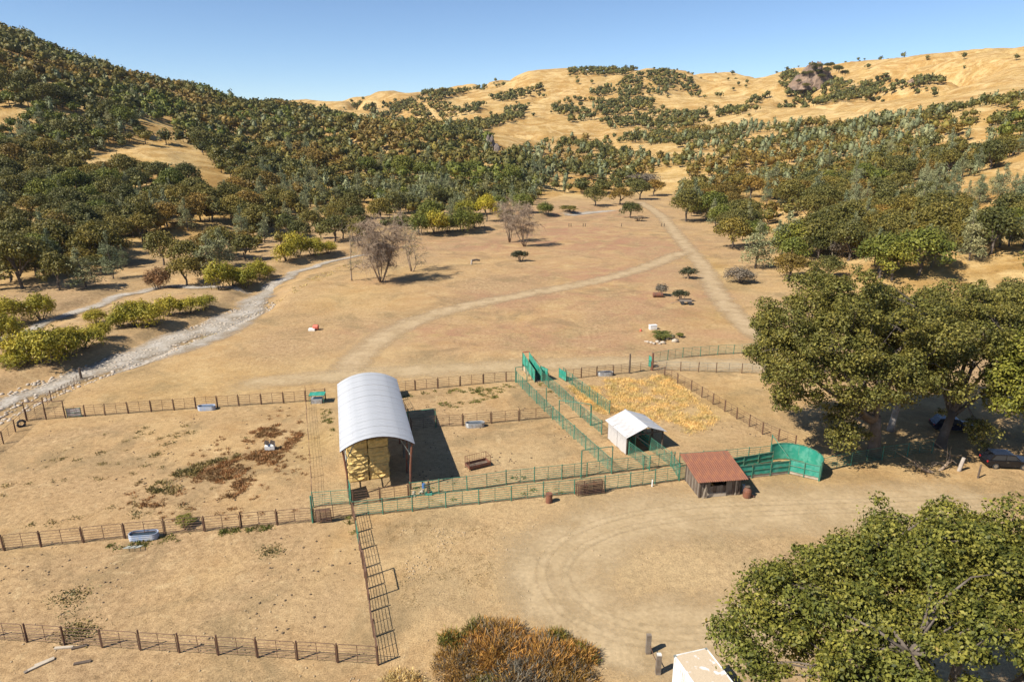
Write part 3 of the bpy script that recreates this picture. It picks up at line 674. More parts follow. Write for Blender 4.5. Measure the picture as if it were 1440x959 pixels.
for (mt, mk, side), lst in cells.items():
    for k, (_, i_) in enumerate(sorted(lst)):
        x, y, z, sp, mt, s_, zn = TREES[i_]; r0, h0 = (4.9, 8.3) if sp == 'oak' else (3.4, 11.5)
        lb = f'{LOOK[mt]}, {ORD[k]} one {side} the {mk}' if k < len(ORD) else f'{LOOK[mt]} standing far {side} the {mk}'
        plant_tree('oak_tree' if sp == 'oak' else 'pine_tree', lb, 'tree', sp, mt, (x, y, z), r0 * s_, h0 * s_ * R.uniform(.85, 1.15), f'{LOOK[mt]}s {GRP[zn]}')
FMATS = ['bark', 'oak_dark', 'oak_olive', 'oak_rust', 'oak_green', 'pine_grey']
for sp, nm, lb in (('oak', 'distant_oak_woods', 'mass of small far oaks covering the hills'), ('pine', 'distant_pines', 'small far grey-green pines scattered among the oaks')):
    VV, LQs, CFs, TQs, mL, mC = [], [], [], [], [], []; off = 0
    for i_, t in enumerate(TREES):
        if i_ in single or t[3] != sp: continue
        V0, Q0, C0, T0 = FAR[sp if t[1] < 430 else sp + ('2' if t[1] < 760 else '3')][R.randrange(4)]; a_ = R.random() * 6.28; ca, sa = math.cos(a_), math.sin(a_)
        s_ = t[5]; sz = s_ * R.uniform(.85, 1.15)
        W_ = np.stack([(V0[:, 0] * ca - V0[:, 1] * sa) * s_ + t[0], (V0[:, 0] * sa + V0[:, 1] * ca) * s_ + t[1], V0[:, 2] * sz + t[2]], 1)
        VV.append(W_); LQs.append(Q0 + off); CFs.append(C0 + off); TQs.append(T0 + off); mi = FMATS.index(t[4])
        mL.append(np.full(len(Q0), mi)); mC.append(np.full(len(C0), mi)); off += len(V0)
    me = mesh_np(nm, np.concatenate(VV), [(np.concatenate(LQs), np.concatenate(mL)), (np.concatenate(CFs), np.concatenate(mC)), (np.concatenate(TQs), 0)], [M[q] for q in FMATS])
    tag(kind(link(nm, me), 'stuff'), lb, 'woods')
# ------------------------------------------------------------------ hand-placed vegetation
def big_oak(name, label, base, crown_c, crown_r, n_cl, n_leaf, leaf, mat, bark, seed, cl_r=(1.3, 2.2), limbs=8, trunk_r=.55, low=-.35, lean=(0, 0), fork=.3, extra=(), bare=None):
    """trunk, forking limbs, branches and leaf clumps spread through a broad uneven crown"""
    rng = np.random.default_rng(seed)
    t = thing(name, label, 'tree', base)
    C = Vector(crown_c); Rr = Vector(crown_r); cen = []
    tries = 0
    while len(cen) < n_cl and tries < 9000:
        tries += 1
        d = rng.normal(size=3); d /= np.linalg.norm(d)
        if d[2] < low: continue
        q = (.42 + .58 * rng.random() ** .45) * (1 + .10 * math.sin(d[0] * 4 + seed) + .10 * math.sin(d[1] * 5 + seed * 2))
        p = C + Vector((d[0] * Rr.x, d[1] * Rr.y, d[2] * Rr.z)) * q
        if bare and p.z < bare[2] and bare[0] < p.x < bare[1] and p.y < 3: continue
        if all((p - c).length > cl_r[0] * 1.25 for c in cen): cen.append(p)
    cen += [Vector(e) for e in extra]
    rad = []
    for c in cen:
        r_ = rng.uniform(*cl_r); rad.append((r_, r_, r_ * rng.uniform(.55, .8)))
    LV, LQ = leaves(rng, cen, rad, n_leaf, leaf, .62, .45, .4, .55)
    # stray sprays that break the outline
    o2 = [c + Vector(rng.normal(size=3)) * 1.1 for c in cen]
    LV2, LQ2 = leaves(rng, o2, [(r_[0] * .5, r_[0] * .5, r_[0] * .35) for r_ in rad], n_leaf // 4, leaf * .9, .6, .3, .1, .9)
    link('crown', mesh_np('crown', np.r_[LV, LV2], [(np.r_[LQ, LQ2 + len(LV)], 0)], [M[mat]]), t)
    ft = Vector((lean[0], lean[1], crown_c[2] * fork)); wood = MB()
    wood.tube([(0, 0, -.4), (lean[0] * .2, lean[1] * .2, ft.z * .3), (lean[0] * .6, lean[1] * .6, ft.z * .7), ft], [trunk_r * 1.45, trunk_r * 1.05, trunk_r * .95, trunk_r * .85], 10)
    joints = []
    for k in range(limbs):
        th = 6.283 * k / limbs + rng.random() * .5; e = rng.uniform(.15, .9)
        end = C + Vector((math.cos(th) * Rr.x * .58, math.sin(th) * Rr.y * .58, Rr.z * (e - .25) * .8))
        pts = bend(ft + Vector((0, 0, -.25 * rng.random() * ft.z)), end, rng.uniform(-.06, .12), rng, 7)
        wood.tube(pts, [trunk_r * f for f in (.62, .5, .42, .34, .27, .2, .13)], 7); joints += pts[2:]
    link('trunk', wood.mesh('trunk', M[bark], True), t)
    br = MB()
    for c in cen:
        j_ = min(joints, key=lambda q: (q - c).length); br.tube(bend(j_, c, .05, rng, 4), [.11, .08, .05, .02], 4)
    kind(link('branches', br.mesh('branches', M[bark], True), t), 'stuff')
    return t
oA = at(1228, 642)
big_oak('valley_oak', 'huge spreading oak with thick dark trunk behind the green curved pen', oA, (-3.5, 1.0, 12.2), (12.2, 9.5, 8.6), 185, 520, .275, 'big_oak', 'bark', 21, (1.05, 1.9), 9, .62, -.62, (-.5, 0), .42,
        extra=[(-6.5, -3, 4.2), (-5.4, -3.2, 3.2), (-6, -2.5, 5.4), (-4.5, -3, 4.6), (-13.5, 1, 16), (-13.8, 0, 14), (-13, -1, 11.5), (-5.2, -2.4, 6.8)], bare=(-3.6, 3.5, 9.5))
oB = at(1322, 628)
big_oak('valley_oak', 'broad oak with a leaning trunk standing over the parked dark cars', oB, (4.5, 4.5, 11.0), (11.0, 9.0, 7.4), 135, 500, .275, 'big_oak', 'bark', 33, (1.05, 1.9), 8, .5, -.5, (1.0, .4), .4,
        extra=[(1.5, -3, 4.0), (2.4, -3.2, 3.4), (6.5, -4, 6.5), (8.5, -4, 5.5)], bare=(-2.2, 2.5, 7.5))
big_oak('oak_tree', 'pale barked forked oak just behind the huge spreading oak', at(1252, 605), (.5, 2, 10.5), (5, 5, 5), 40, 300, .42, 'big_oak', 'bark_pale', 35, (1.2, 2.0), 5, .36, -.4, (.6, 0), .45)
big_oak('oak_tree', 'yellow-green oak cut off by the right edge above the cars', at(1475, 655), (-1.0, 0, 9.5), (6.5, 6, 6.0), 62, 420, .32, 'oak_green', 'bark', 41, (1.2, 2.0), 6, .4, -.5, (0, 0), .4)
big_oak('front_oak', 'large green oak filling the lower right corner near the camera', Vector((23.1, 28.7, 0)), (.3, 0, 10.6), (11.2, 9.9, 5.7), 235, 640, .20, 'front_oak', 'bark', 57, (.75, 1.45), 12, .6, -.25, (.3, 0), .3)

W = []          # px, py, radius, height, species, material, name, label, category
def put(px, py, r, h, key, mat, name, label, cat='tree', bark=None, group=None):
    return plant_tree(name, label, cat, key, mat, on(px, py), r, h, group, bark)
for a_ in [
    (122, 405, 4.6, 9.5, 'pine', 'pine_grey', 'pine_tree', 'round pale grey-green pine alone on the creek bank at left'),
    (32, 405, 6.5, 12, 'oak', 'oak_olive', 'oak_tree', 'large olive oak with open crown at the left edge by the creek'),
    (85, 408, 3.6, 8.5, 'oak', 'oak_olive', 'oak_tree', 'narrow olive oak between the large olive oak and the pale round pine'),
    (222, 405, 3.8, 5.5, 'willow', 'weed_red', 'red_shrub', 'dark red leafed shrub above the creek gravel'),
    (262, 402, 4.0, 7.0, 'oak', 'oak_olive', 'oak_tree', 'olive tree beside the dark red shrub at the creek'),
    (310, 375, 4.5, 10.5, 'pine', 'pine_grey', 'pine_tree', 'grey-green pine behind the yellow-green willows at the creek bend'),
    (292, 380, 4.2, 9.5, 'pine', 'pine_grey', 'pine_tree', 'grey pine just left of the pine behind the creek bend willows'),
    (508, 346, 4.2, 9.5, 'oak', 'oak_olive', 'oak_tree', 'lone olive oak left of the bare grey tree in the meadow'),
    (684, 312, 4.4, 10.5, 'oak', 'cottonwood', 'cottonwood_tree', 'bright yellow cottonwood at the far end of the meadow'),
    (606, 318, 5, 9, 'oak', 'oak_green', 'oak_tree', 'green tree behind the willow row at the far creek'),
    (887, 307, 4.6, 6.5, 'oak', 'oak_dark', 'oak_tree', 'small dark oak alone in the meadow beside the far road'),
    (965, 312, 6.5, 12, 'oak', 'oak_dark', 'oak_tree', 'big dark oak at the roadside where the right woods begin'),
    (975, 300, 5, 15, 'pine', 'pine_grey', 'pine_tree', 'tall grey pine behind the big dark roadside oak'),
    (1000, 312, 6.5, 11, 'oak', 'oak_green', 'oak_tree', 'green oak right of the big dark roadside oak'),
    (1028, 350, 5.6, 9, 'oak', 'oak_olive', 'oak_tree', 'yellowish olive oak low on the bank right of the road'),
    (1062, 378, 5.2, 13, 'pine', 'pine_grey', 'pine_tree', 'large soft green pine above the bare brown shrub by the road'),
    (1098, 365, 5.0, 14, 'pine', 'pine_grey', 'pine_tree', 'second large soft green pine on the bank right of the road'),
    (1110, 392, 4.4, 6, 'oak', 'oak_rust', 'oak_tree', 'rust tinged round oak on the golden bank above the big oak'),
    (1186, 362, 4.4, 6, 'willow', 'bush_grey', 'grey_shrub', 'pale grey rounded shrub on the right slope'),
    (1150, 350, 5.6, 10, 'oak', 'oak_dark', 'oak_tree', 'dark oak behind the pale grey rounded shrub'),
    (1235, 392, 5, 9.5, 'oak', 'oak_green', 'oak_tree', 'green oak just above the crown of the huge spreading oak'),
    (1412, 452, 3.8, 7.5, 'oak', 'oak_dark', 'oak_tree', 'dark grey-green oak alone on the golden slope at the right edge'),
    (731, 368, 2.7, 3.3, 'bush', 'bush_dark', 'bush', 'dark round bush alone in the meadow', 'bush'),
    (967, 392, 2.3, 2.9, 'bush', 'bush_dark', 'bush', 'grey-green round bush left of the right hand road', 'bush'),
    (929, 416, 1.7, 2.7, 'bush', 'bush_grey', 'bush', 'small grey bush behind the rusty tank', 'bush'),
    (957, 424, 2.0, 2.7, 'bush', 'bush_dark', 'bush', 'green bush beside the wrecked cart in the meadow', 'bush'),
    (929, 475, 2.8, 1.0, 'bush', 'weed_green', 'bush', 'low yellow-green bush ringed by pale stones', 'bush'),
    (956, 474, 1.0, .8, 'bush', 'weed_green', 'bush', 'small yellow-green clump right of the ring of stones', 'bush'),
    (1040, 398, 4.2, 4.0, 'willow', 'bush_grey', 'bare_shrub', 'leafless brown-grey shrub at the roadside below the pines', 'bush'),
    (905, 262, 11, 8, 'willow', 'bush_grey', 'bare_tree', 'wide bleached grey leafless tree on the slope beyond the meadow'),
    (873, 288, 6, 8.5, 'oak', 'oak_rust', 'oak_tree', 'rust brown round oak at the foot of the slope beyond the meadow'),
    (920, 276, 6, 8.5, 'oak', 'oak_rust', 'oak_tree', 'rust brown round oak beside the golden path slope'),
    (900, 281, 6.5, 10, 'oak', 'oak_dark', 'oak_tree', 'dark oak between two rust brown oaks beyond the meadow'),
    (836, 290, 6, 9.5, 'oak', 'oak_dark', 'oak_tree', 'dark oak standing behind the far gravel bar'),
    (898, 311, 3, 2.2, 'bush', 'bush_grey', 'bush', 'low grey scrub beside the small dark meadow oak', 'bush'),
    (767, 305, 5, 5.5, 'willow', 'oak_green', 'willow_tree', 'green willow at the far gravel right of the bare trees'),
    (800, 298, 5, 2.8, 'bush', 'oak_olive', 'bush', 'low olive scrub on the far gravel bar', 'bush'),
    (262, 738, 1.3, .9, 'bush', 'weed_green', 'bush', 'grey-green bush growing through the left fence', 'bush'),
    ]: put(*a_)
# willows along the creek, each with its own place
WL = [(18, 515, 3.2, 3.2), (42, 508, 3.4, 4.2), (68, 515, 3.8, 4.8), (95, 500, 3.6, 4.6), (120, 490, 3.4, 4.2), (142, 478, 2.0, 2.6), (8, 485, 3, 3.4), (14, 458, 2.6, 3.2), (58, 450, 2.8, 3.4), (135, 455, 2.2, 2.8),
      (168, 460, 2.8, 4.0), (190, 458, 3.4, 4.6), (212, 458, 3.2, 4.8), (238, 445, 3.0, 4.4), (268, 440, 3.2, 4.4), (290, 435, 2.2, 2.6), (308, 405, 3.2, 4.2), (328, 403, 2.8, 3.6), (345, 405, 3.2, 4.6), (364, 397, 2.8, 3.8), (375, 390, 2.4, 3),
      (402, 367, 3.4, 4.6), (418, 362, 3.2, 4.6), (440, 359, 3.2, 4.2), (462, 356, 3, 3.4), (505, 330, 3.5, 4.5), (590, 330, 4, 5), (612, 330, 4.5, 6), (630, 330, 4.5, 6), (650, 329, 4.2, 6), (668, 325, 4, 5.2), (712, 309, 4.5, 5), (655, 305, 5, 6), (560, 318, 4, 5), (735, 300, 5, 6), (700, 298, 5, 6)]
row = {0: 'in the clump on the near gravel at the left edge', 1: 'in the row between the two creek channels', 2: 'in the clump at the creek bend', 3: 'on the bank below the pine woods', 4: 'along the far creek behind the meadow'}
OR2 = 'leftmost second third fourth fifth sixth seventh eighth ninth tenth eleventh'.split()
gof = lambda k: 0 if k < 10 else 1 if k < 16 else 2 if k < 21 else 3 if k < 25 else 4
for g in range(5):
    mem = sorted([w for k, w in enumerate(WL) if gof(k) == g])
    for k, (px, py, r, h) in enumerate(mem):
        o_ = OR2[k] if k == 0 else OR2[k] + ' from left'
        vr = .5 + .75 * ((px * 7.31 + py * 3.7) % 1.0); put(px, py, r * 1.02 * (.75 + .45 * vr), h * 1.4 * vr, 'willow', 'willow' if g < 4 else ('oak_green' if k % 3 else 'willow'), 'willow_tree', f'willow, {o_}, {row[g]}', 'tree', group=f'willows {row[g]}')

def bare_tree(name, label, p, h, spread, stems, seed, weep=.0, leafy=None, twigs=240, cat='tree', mat='deadwood'):
    rng = np.random.default_rng(seed); t = thing(name, label, cat, p); wood = MB(); tw = MB(); tips = []
    for k in range(stems):
        th = 6.28 * k / stems + rng.random(); top = Vector((math.cos(th) * spread * (.25 + .5 * rng.random()), math.sin(th) * spread * (.25 + .5 * rng.random()), h * rng.uniform(.75, 1)))
        pts = bend((math.cos(th) * .15, math.sin(th) * .15, -.3), top, .03, rng, 7); r0 = .2 if stems > 1 else .24
        wood.tube(pts, [r0, r0 * .85, r0 * .7, r0 * .55, r0 * .4, r0 * .25, .03], 6)
        for q in range(9):
            a = pts[2 + q % 5]; d = Vector(rng.normal(size=3)); d.z = abs(d.z) * .7 + .2 - weep; d.normalize()
            e = a + d * h * rng.uniform(.14, .34); e.z = max(e.z, .6); bp = bend(a, e, .1, rng, 4); wood.tube(bp, [.07, .055, .035, .015], 4); tips += bp[1:]
    for q in range(twigs):
        a = tips[int(rng.integers(len(tips)))]; d = Vector(rng.normal(size=3)); d.z = d.z * .6 + .35 - weep * 2.2; d.normalize(); L = rng.uniform(.7, 1.9)
        b_ = a + d * L; c_ = b_ + (d + Vector(rng.normal(size=3)) * .4).normalized() * L * .6
        if weep: c_.z -= L * .5
        c_.z = max(c_.z, .1); tw.tube([a, b_, c_], [.035, .028, .012], 3, caps=False)
    link('trunk', wood.mesh('trunk', M[mat], True), t); kind(link('twigs', tw.mesh('twigs', M['deadwood']), t), 'stuff')
    if leafy:
        LV, LQ = leaves(rng, [tuple(q) for q in tips], [.75] * len(tips), leafy[1], .30, .4, .2, .1, .9)
        link('crown', crown_mesh('crown', LV, LQ, M[leafy[0]]), t)
    return t
bare_tree('bare_tree', 'large bare grey-brown tree with drooping twigs in the meadow', on(536, 397), 15, 8.5, 9, 71, .12, twigs=3800)
bare_tree('sparse_tree', 'thinly leaved tree right behind the large bare grey-brown tree', on(579, 382), 13.5, 4.5, 3, 72, .05, ('pine_grey', 14), 300)
bare_tree('sparse_tree', 'thin leaning tree with a few tufts left of the large bare tree', on(494, 395), 11, 1.7, 1, 73, .0, ('pine_grey', 16), 70)
bare_tree('bare_tree', 'left of two half dead grey trees at the middle of the far meadow', on(717, 341), 13, 4.5, 4, 74, .2, ('bush_grey', 6), 1100)
bare_tree('bare_tree', 'right of two half dead grey trees at the middle of the far meadow', on(738, 347), 13.5, 5, 4, 75, .25, ('bush_grey', 6), 1300)
bare_tree('bare_tree', 'fallen crooked bare branch lying under the oak over the cars', on(1318, 662), 1.3, 4.5, 2, 76, .0, twigs=20, cat='branch')

# big brown brush at the bottom of the picture: clumps of upright dry twigs
def brush(label, p, r, h, n_, seed, mats, name='dry_brush'):
    rng = np.random.default_rng(seed); t = thing(name, label, 'shrub', p); VV = []
    c = rng.normal(size=(n_ // 26, 3)); c[:, 2] = 0; c = c / np.maximum(1e-6, np.linalg.norm(c, axis=1))[:, None] * (r * rng.random(len(c)) ** .55)[:, None]
    hz = h * (1 - .5 * (np.linalg.norm(c, axis=1) / r) ** 2) * rng.uniform(.45, 1.3, len(c))
    idx = rng.integers(len(c), size=n_); a = c[idx] + rng.normal(size=(n_, 3)) * np.array([.2, .2, 0]) ; a[:, 2] = hz[idx] * rng.uniform(0, .65, n_)
    d = rng.normal(size=(n_, 3)) * .55 + (c[idx] / r) * .45; d[:, 2] = np.abs(d[:, 2]) * .4 + .75; d /= np.linalg.norm(d, axis=1)[:, None]
    L = hz[idx] * rng.uniform(.22, .5, n_); s_ = np.cross(d, rng.normal(size=(n_, 3))); s_ /= np.linalg.norm(s_, axis=1)[:, None]; w = rng.uniform(.012, .034, n_)[:, None]
    Vv = np.stack([a - s_ * w * .4, a + d * (L * .55)[:, None] - s_ * w, a + d * L[:, None], a + d * (L * .55)[:, None] + s_ * w], 1).reshape(-1, 3)
    Q = np.arange(len(Vv)).reshape(-1, 4); mi = (idx * 7919 % 100 > 78).astype(int)
    link('twigs', mesh_np('twigs', Vv, [(Q, mi)], [M[m_] for m_ in mats]), t)
    st = MB()
    for k in range(0, len(c), 3):
        st.tube([(c[k][0] * .5, c[k][1] * .5, -.1), (c[k][0], c[k][1], hz[k] * .8)], [.03, .012], 4)
    link('stems', st.mesh('stems', M['deadwood']), t); return t
for k, (px, py, r, h, lb, ms) in enumerate([(650, 935, 2.4, 1.15, 'brown dry brush at the left of the big clump by the lower edge', ('bush_dry', 'bush_grey')), (700, 915, 3.0, 1.6, 'tall rust-brown brush in the middle of the big clump', ('bush_dry', 'bush_grey')),
      (765, 935, 3.2, 1.6, 'rust-brown brush at the right of the big clump casting shade', ('bush_dry', 'bush_grey')), (790, 962, 2.8, 1.5, 'brown brush at the lower right of the big clump', ('bush_dry', 'bush_grey')), (735, 965, 2.6, 1.3, 'grey-brown brush in the big clump at the lower edge', ('bush_grey', 'bush_dry')),
      (672, 893, 1.0, 1.3, 'green shoot on the top left of the big brown brush', ('weed_green', 'bush_dry')), (783, 902, .9, 1.2, 'green shoot on the top right of the big brown brush', ('weed_green', 'bush_dry')), (636, 905, 1.0, .9, 'olive tuft left of the big brown brush', ('weed_green', 'bush_dry')), (565, 975, 2.0, .9, 'yellow-brown brush at the lower edge left of the big clump', ('grass_gold', 'bush_dry')),
      (815, 925, 1.4, 1.2, 'orange tinged brush at the right tip of the big clump', ('bush_dry', 'weed_green')), (690, 968, 1.6, .9, 'low olive brush at the lower edge under the big clump', ('weed_green', 'bush_grey'))]):
    brush(lb, on(px, py), r * .86, h * (.8 + .5 * ((k * 37) % 10) / 10), int(2900 * r), 300 + k, ms)

# ------------------------------------------------------------------ ground cover (nobody could count it)
def tufts(name, label, pts, sizes, mat, blades=7, tall=1.0, seed=1, spread=1.0, wd=.10):
    """small upright blades in clumps -> one object"""
    rng = np.random.default_rng(seed); pts = np.asarray(pts, float); n_ = len(pts); z = H(pts[:, 0], pts[:, 1]); s_ = np.asarray(sizes, float)
    c = np.repeat(np.c_[pts, z], blades, 0); S = np.repeat(s_, blades)[:, None]; N = len(c)
    o = rng.normal(size=(N, 3)) * np.array([.42, .42, 0]) * S * spread; d = rng.normal(size=(N, 3)) * .6; d[:, 2] = .9 * tall; d /= np.linalg.norm(d, axis=1)[:, None]
    sd = np.cross(d, rng.normal(size=(N, 3))); sd /= np.linalg.norm(sd, axis=1)[:, None]; L = S * rng.uniform(.5, 1.1, (N, 1)) * tall; w = S * wd
    a = c + o; a[:, 2] -= .03
    Vv = np.stack([a - sd * w * .6, a + d * L * .6 - sd * w, a + d * L, a + d * L * .6 + sd * w], 1).reshape(-1, 3)
    return tag(kind(link(name, mesh_np(name, Vv, [(np.arange(len(Vv)).reshape(-1, 4), 0)], [M[mat]])), 'stuff'), label, 'ground cover')
def region(n_, poly, thr=None, sc_=6., seed=0):
    rng = np.random.default_rng(seed); W_ = [at(*p) for p in poly]; xs = [p.x for p in W_]; ys_ = [p.y for p in W_]; wp = [(p.x, p.y) for p in W_]
    P_ = np.c_[rng.uniform(min(xs), max(xs), n_), rng.uniform(min(ys_), max(ys_), n_)]; k = in_poly(P_[:, 0], P_[:, 1], wp)
    if thr is not None: k &= fbm(P_[:, 0] / sc_ + seed, P_[:, 1] / sc_, 3) > thr
    return P_[k]
rs = lambda P_, a, b, seed=1: np.random.default_rng(seed).uniform(a, b, len(P_)) ** 1.0
P1 = region(9000, [(230, 690), (300, 640), (360, 605), (420, 590), (430, 610), (390, 650), (330, 700), (200, 715), (180, 700)], .46, 4, 4)[:560]
P2 = region(900, [(150, 720), (190, 670), (400, 575), (440, 620), (430, 720), (250, 735)], .42, 4, 8)
tufts('red_weeds', 'patch of dark red-brown dry weeds in the left pen', np.r_[P1, P2[:170]], np.r_[rs(P1, .22, .5), rs(P2[:170], .2, .42)], 'weed_red', 24, .8, 2)
P1 = region(700, [(200, 692), (250, 660), (340, 640), (330, 670), (250, 695)], .4, 3, 5)[:90]
tufts('grey_weeds', 'grey-brown dead weeds among the red-brown patch in the left pen', P1, rs(P1, .3, .6), 'weed_olive', 20, .9, 3)
P1 = region(260, [(0, 640), (60, 610), (260, 600), (430, 560), (430, 720), (100, 735), (0, 740)], .44, 9, 15)
tufts('small_weeds', 'small olive weeds dotted over the left pen', P1, rs(P1, .25, .55), 'weed_olive', 34, .6, 4, 1.4)
P1 = np.r_[region(2600, [(790, 540), (940, 528), (1010, 590), (975, 612), (900, 592), (840, 575)], .40, 4, 16), region(600, [(800, 545), (840, 545), (860, 590), (835, 580)], .4, 2, 17)]
tufts('golden_grass', 'tall golden dry grass between the green alley and the rusty fence', P1, rs(P1, .2, .62), 'grass_gold', 26, .9, 5, 1.5, .05)
P1 = np.r_[region(500, [(640, 553), (720, 543), (700, 560), (640, 575), (610, 570)], .45, 3, 18), region(260, [(560, 556), (720, 541), (725, 546), (565, 560)], None, 3, 19), region(160, [(450, 575), (466, 575), (470, 615), (458, 615)], .4, 2, 20),
           region(200, [(300, 745), (380, 737), (380, 745), (300, 752)], None, 2, 21), region(260, [(120, 770), (270, 748), (272, 757), (130, 777)], .35, 2, 22), region(120, [(580, 685), (820, 658), (820, 668), (580, 694)], .4, 2, 23), region(160, [(600, 705), (850, 680), (850, 690), (600, 714)], .45, 2, 24),
           region(80, [(750, 520), (760, 520), (775, 550), (790, 560), (780, 565), (755, 540)], None, 2, 25), region(50, [(800, 540), (815, 540), (830, 560), (815, 565)], None, 2, 26), region(60, [(487, 722), (497, 722), (500, 750), (490, 752)], None, 2, 27)]
tufts('green_weeds', 'yellow-green weeds along the fences and in the back pen', P1[::2], rs(P1[::2], .2, .5), 'weed_green', 26, .7, 6)
P1 = np.r_[region(100, [(15, 862), (110, 825), (105, 880), (20, 885)], .42, 3, 28), region(10, [(375, 772), (398, 772), (398, 783), (375, 783)], None, 3, 29), region(30, [(95, 880), (120, 878), (125, 892), (98, 893)], None, 2, 30)]
tufts('grey_green_weeds', 'flat grey-green weed mats in the lower left pen', P1, rs(P1, .35, .8), 'weed_olive', 60, .35, 7, 1.9)
P1 = np.r_[region(9000, [(-100, 1000), (1200, 1000), (1100, 700), (1050, 480), (700, 350), (300, 470), (-100, 620)], .47, 7, 31), region(1500, [(540, 735), (700, 740), (690, 830), (560, 860)], .38, 3, 32)]
tufts('dry_grass', 'thin dry grass stubble scattered over the pens and meadow', P1, rs(P1, .10, .26), 'grass_dry', 8, .7, 8, 1.6)
P1 = region(5000, [(250, 475), (340, 440), (440, 390), (560, 345), (640, 330), (480, 380), (380, 430)], .42, 8, 33)
tufts('creek_grass', 'olive tufts on the creek gravel bar', np.r_[P1[:160], region(60, [(230, 500), (330, 450), (290, 480)], None, 3, 34)], rs(range(160 + len(region(60, [(230, 500), (330, 450), (290, 480)], None, 3, 34))), .3, .8), 'grass_gold', 14, .6, 9)
P1 = region(3000, [(-60, 560), (200, 480), (370, 410), (390, 425), (230, 500), (0, 590)], None, 8, 35)
def stones(name, label, pts, sizes, mat, seed):
    rng = np.random.default_rng(seed); VV, FF, off = [], [], 0; z = H(pts[:, 0], pts[:, 1])
    for (x, y), z_, s_ in zip(pts, z, sizes):
        v, f = core_blob(rng, (0, 0, 0), s_, s_ * .6, 0); VV.append(v + np.array((x, y, z_ + s_ * .15))); FF.append(f + off); off += 12
    return tag(kind(link(name, mesh_np(name, np.concatenate(VV), [(np.concatenate(FF), 0)], [M[mat]])), 'stuff'), label, 'stones')
stones('creek_stones', 'pale cobbles strewn over the creek gravel', P1[:1300], rs(P1[:1300], .12, .38), 'stone', 2)
P1 = np.r_[region(900, [(-60, 1000), (1000, 1000), (1000, 720), (-60, 740)], .45, 5, 36), region(700, [(200, 960), (540, 950), (400, 1000), (200, 1000)], .4, 3, 37), region(500, [(560, 740), (660, 745), (640, 800), (570, 820)], .42, 3, 38)]
stones('field_stones', 'small clods and stones scattered over the near ground', P1, rs(P1, .03, .11), 'clod', 3)
P1 = np.r_[region(420, [(560, 690), (960, 650), (860, 560), (600, 560)], .42, 6, 51), region(420, [(0, 740), (430, 700), (430, 570), (60, 600)], .42, 6, 52), region(300, [(0, 870), (520, 920), (500, 740), (0, 780)], .42, 6, 53), region(160, [(940, 600), (1100, 620), (1040, 540), (930, 530)], .4, 6, 54)]
stones('dung', 'small dark droppings dotted over the pens', P1, rs(P1, .05, .13), 'dung', 5)
NTH = ['leftmost'] + [w + ' from left' for w in 'second third fourth fifth sixth seventh eighth ninth tenth eleventh twelfth thirteenth fourteenth fifteenth sixteenth seventeenth eighteenth nineteenth twentieth'.split()]
# ------------------------------------------------------------------ pipe fences
def panel_mesh(mat, rails, h, mids=1, r=.027, arch=True):
    mb = MB(); L = 3.0; lo = rails[0]
    if arch: mb.tube([(.09, 0, .06), (.09, 0, h - .16), (.14, 0, h - .05), (.25, 0, h), (L - .25, 0, h), (L - .14, 0, h - .05), (L - .09, 0, h - .16), (L - .09, 0, .06)], r, 5)
    else: mb.tube([(0, 0, h), (L, 0, h)], r * 1.1, 5)
    for z in rails: mb.tube([(.09 if arch else 0, 0, z), (L - .09 if arch else L, 0, z)], r * .85, 4)
    for k in range(mids): mb.tube([(L * (k + 1) / (mids + 1), .03, lo - .15), (L * (k + 1) / (mids + 1), .03, h)], r * .95, 4)
    return mb.mesh('panel', M[mat])
def post_mesh(mat, h, r=.065, n=7): return MB().tube([(0, 0, -.3), (0, 0, h)], r, n).mesh('post', M[mat])
FP = {'rust': (panel_mesh('pipe_rust', [.28, .52, .76, 1.02, 1.3], 1.6), post_mesh('pipe_rust', 1.68)),
      'green': (panel_mesh('pipe_green', [.25, .47, .69, .91, 1.15, 1.4], 1.68, 1, .029, False), post_mesh('pipe_green', 1.74, .06)),
      'dense': (panel_mesh('pipe_green', [.2, .38, .56, .74, .92, 1.1, 1.3, 1.5], 1.72, 2, .03, False), post_mesh('pipe_green', 1.85, .065)),
      'grey': (panel_mesh('pipe_grey', [.28, .52, .76, 1.02, 1.3], 1.55, 1, .027, False), post_mesh('pipe_rust', 1.62))}
GATE = {k: panel_mesh(m_, [.25, .5, .75, 1.0, 1.25], 1.5, 2, .03) for k, m_ in (('green', 'pipe_green'), ('grey', 'pipe_grey'))}
TPOST = MB().tube([(0, 0, -.3), (0, 0, 1.45)], .035, 4).mesh('post', M['pipe_rust'])
def frame_mat(a, b):
    d = b - a; L = d.length; x = d / L; z = Vector((0, 0, 1)); y = z.cross(x).normalized(); z = x.cross(y)
    m_ = Matrix((x, y, z)).transposed().to_4x4(); m_.translation = a; return m_, L
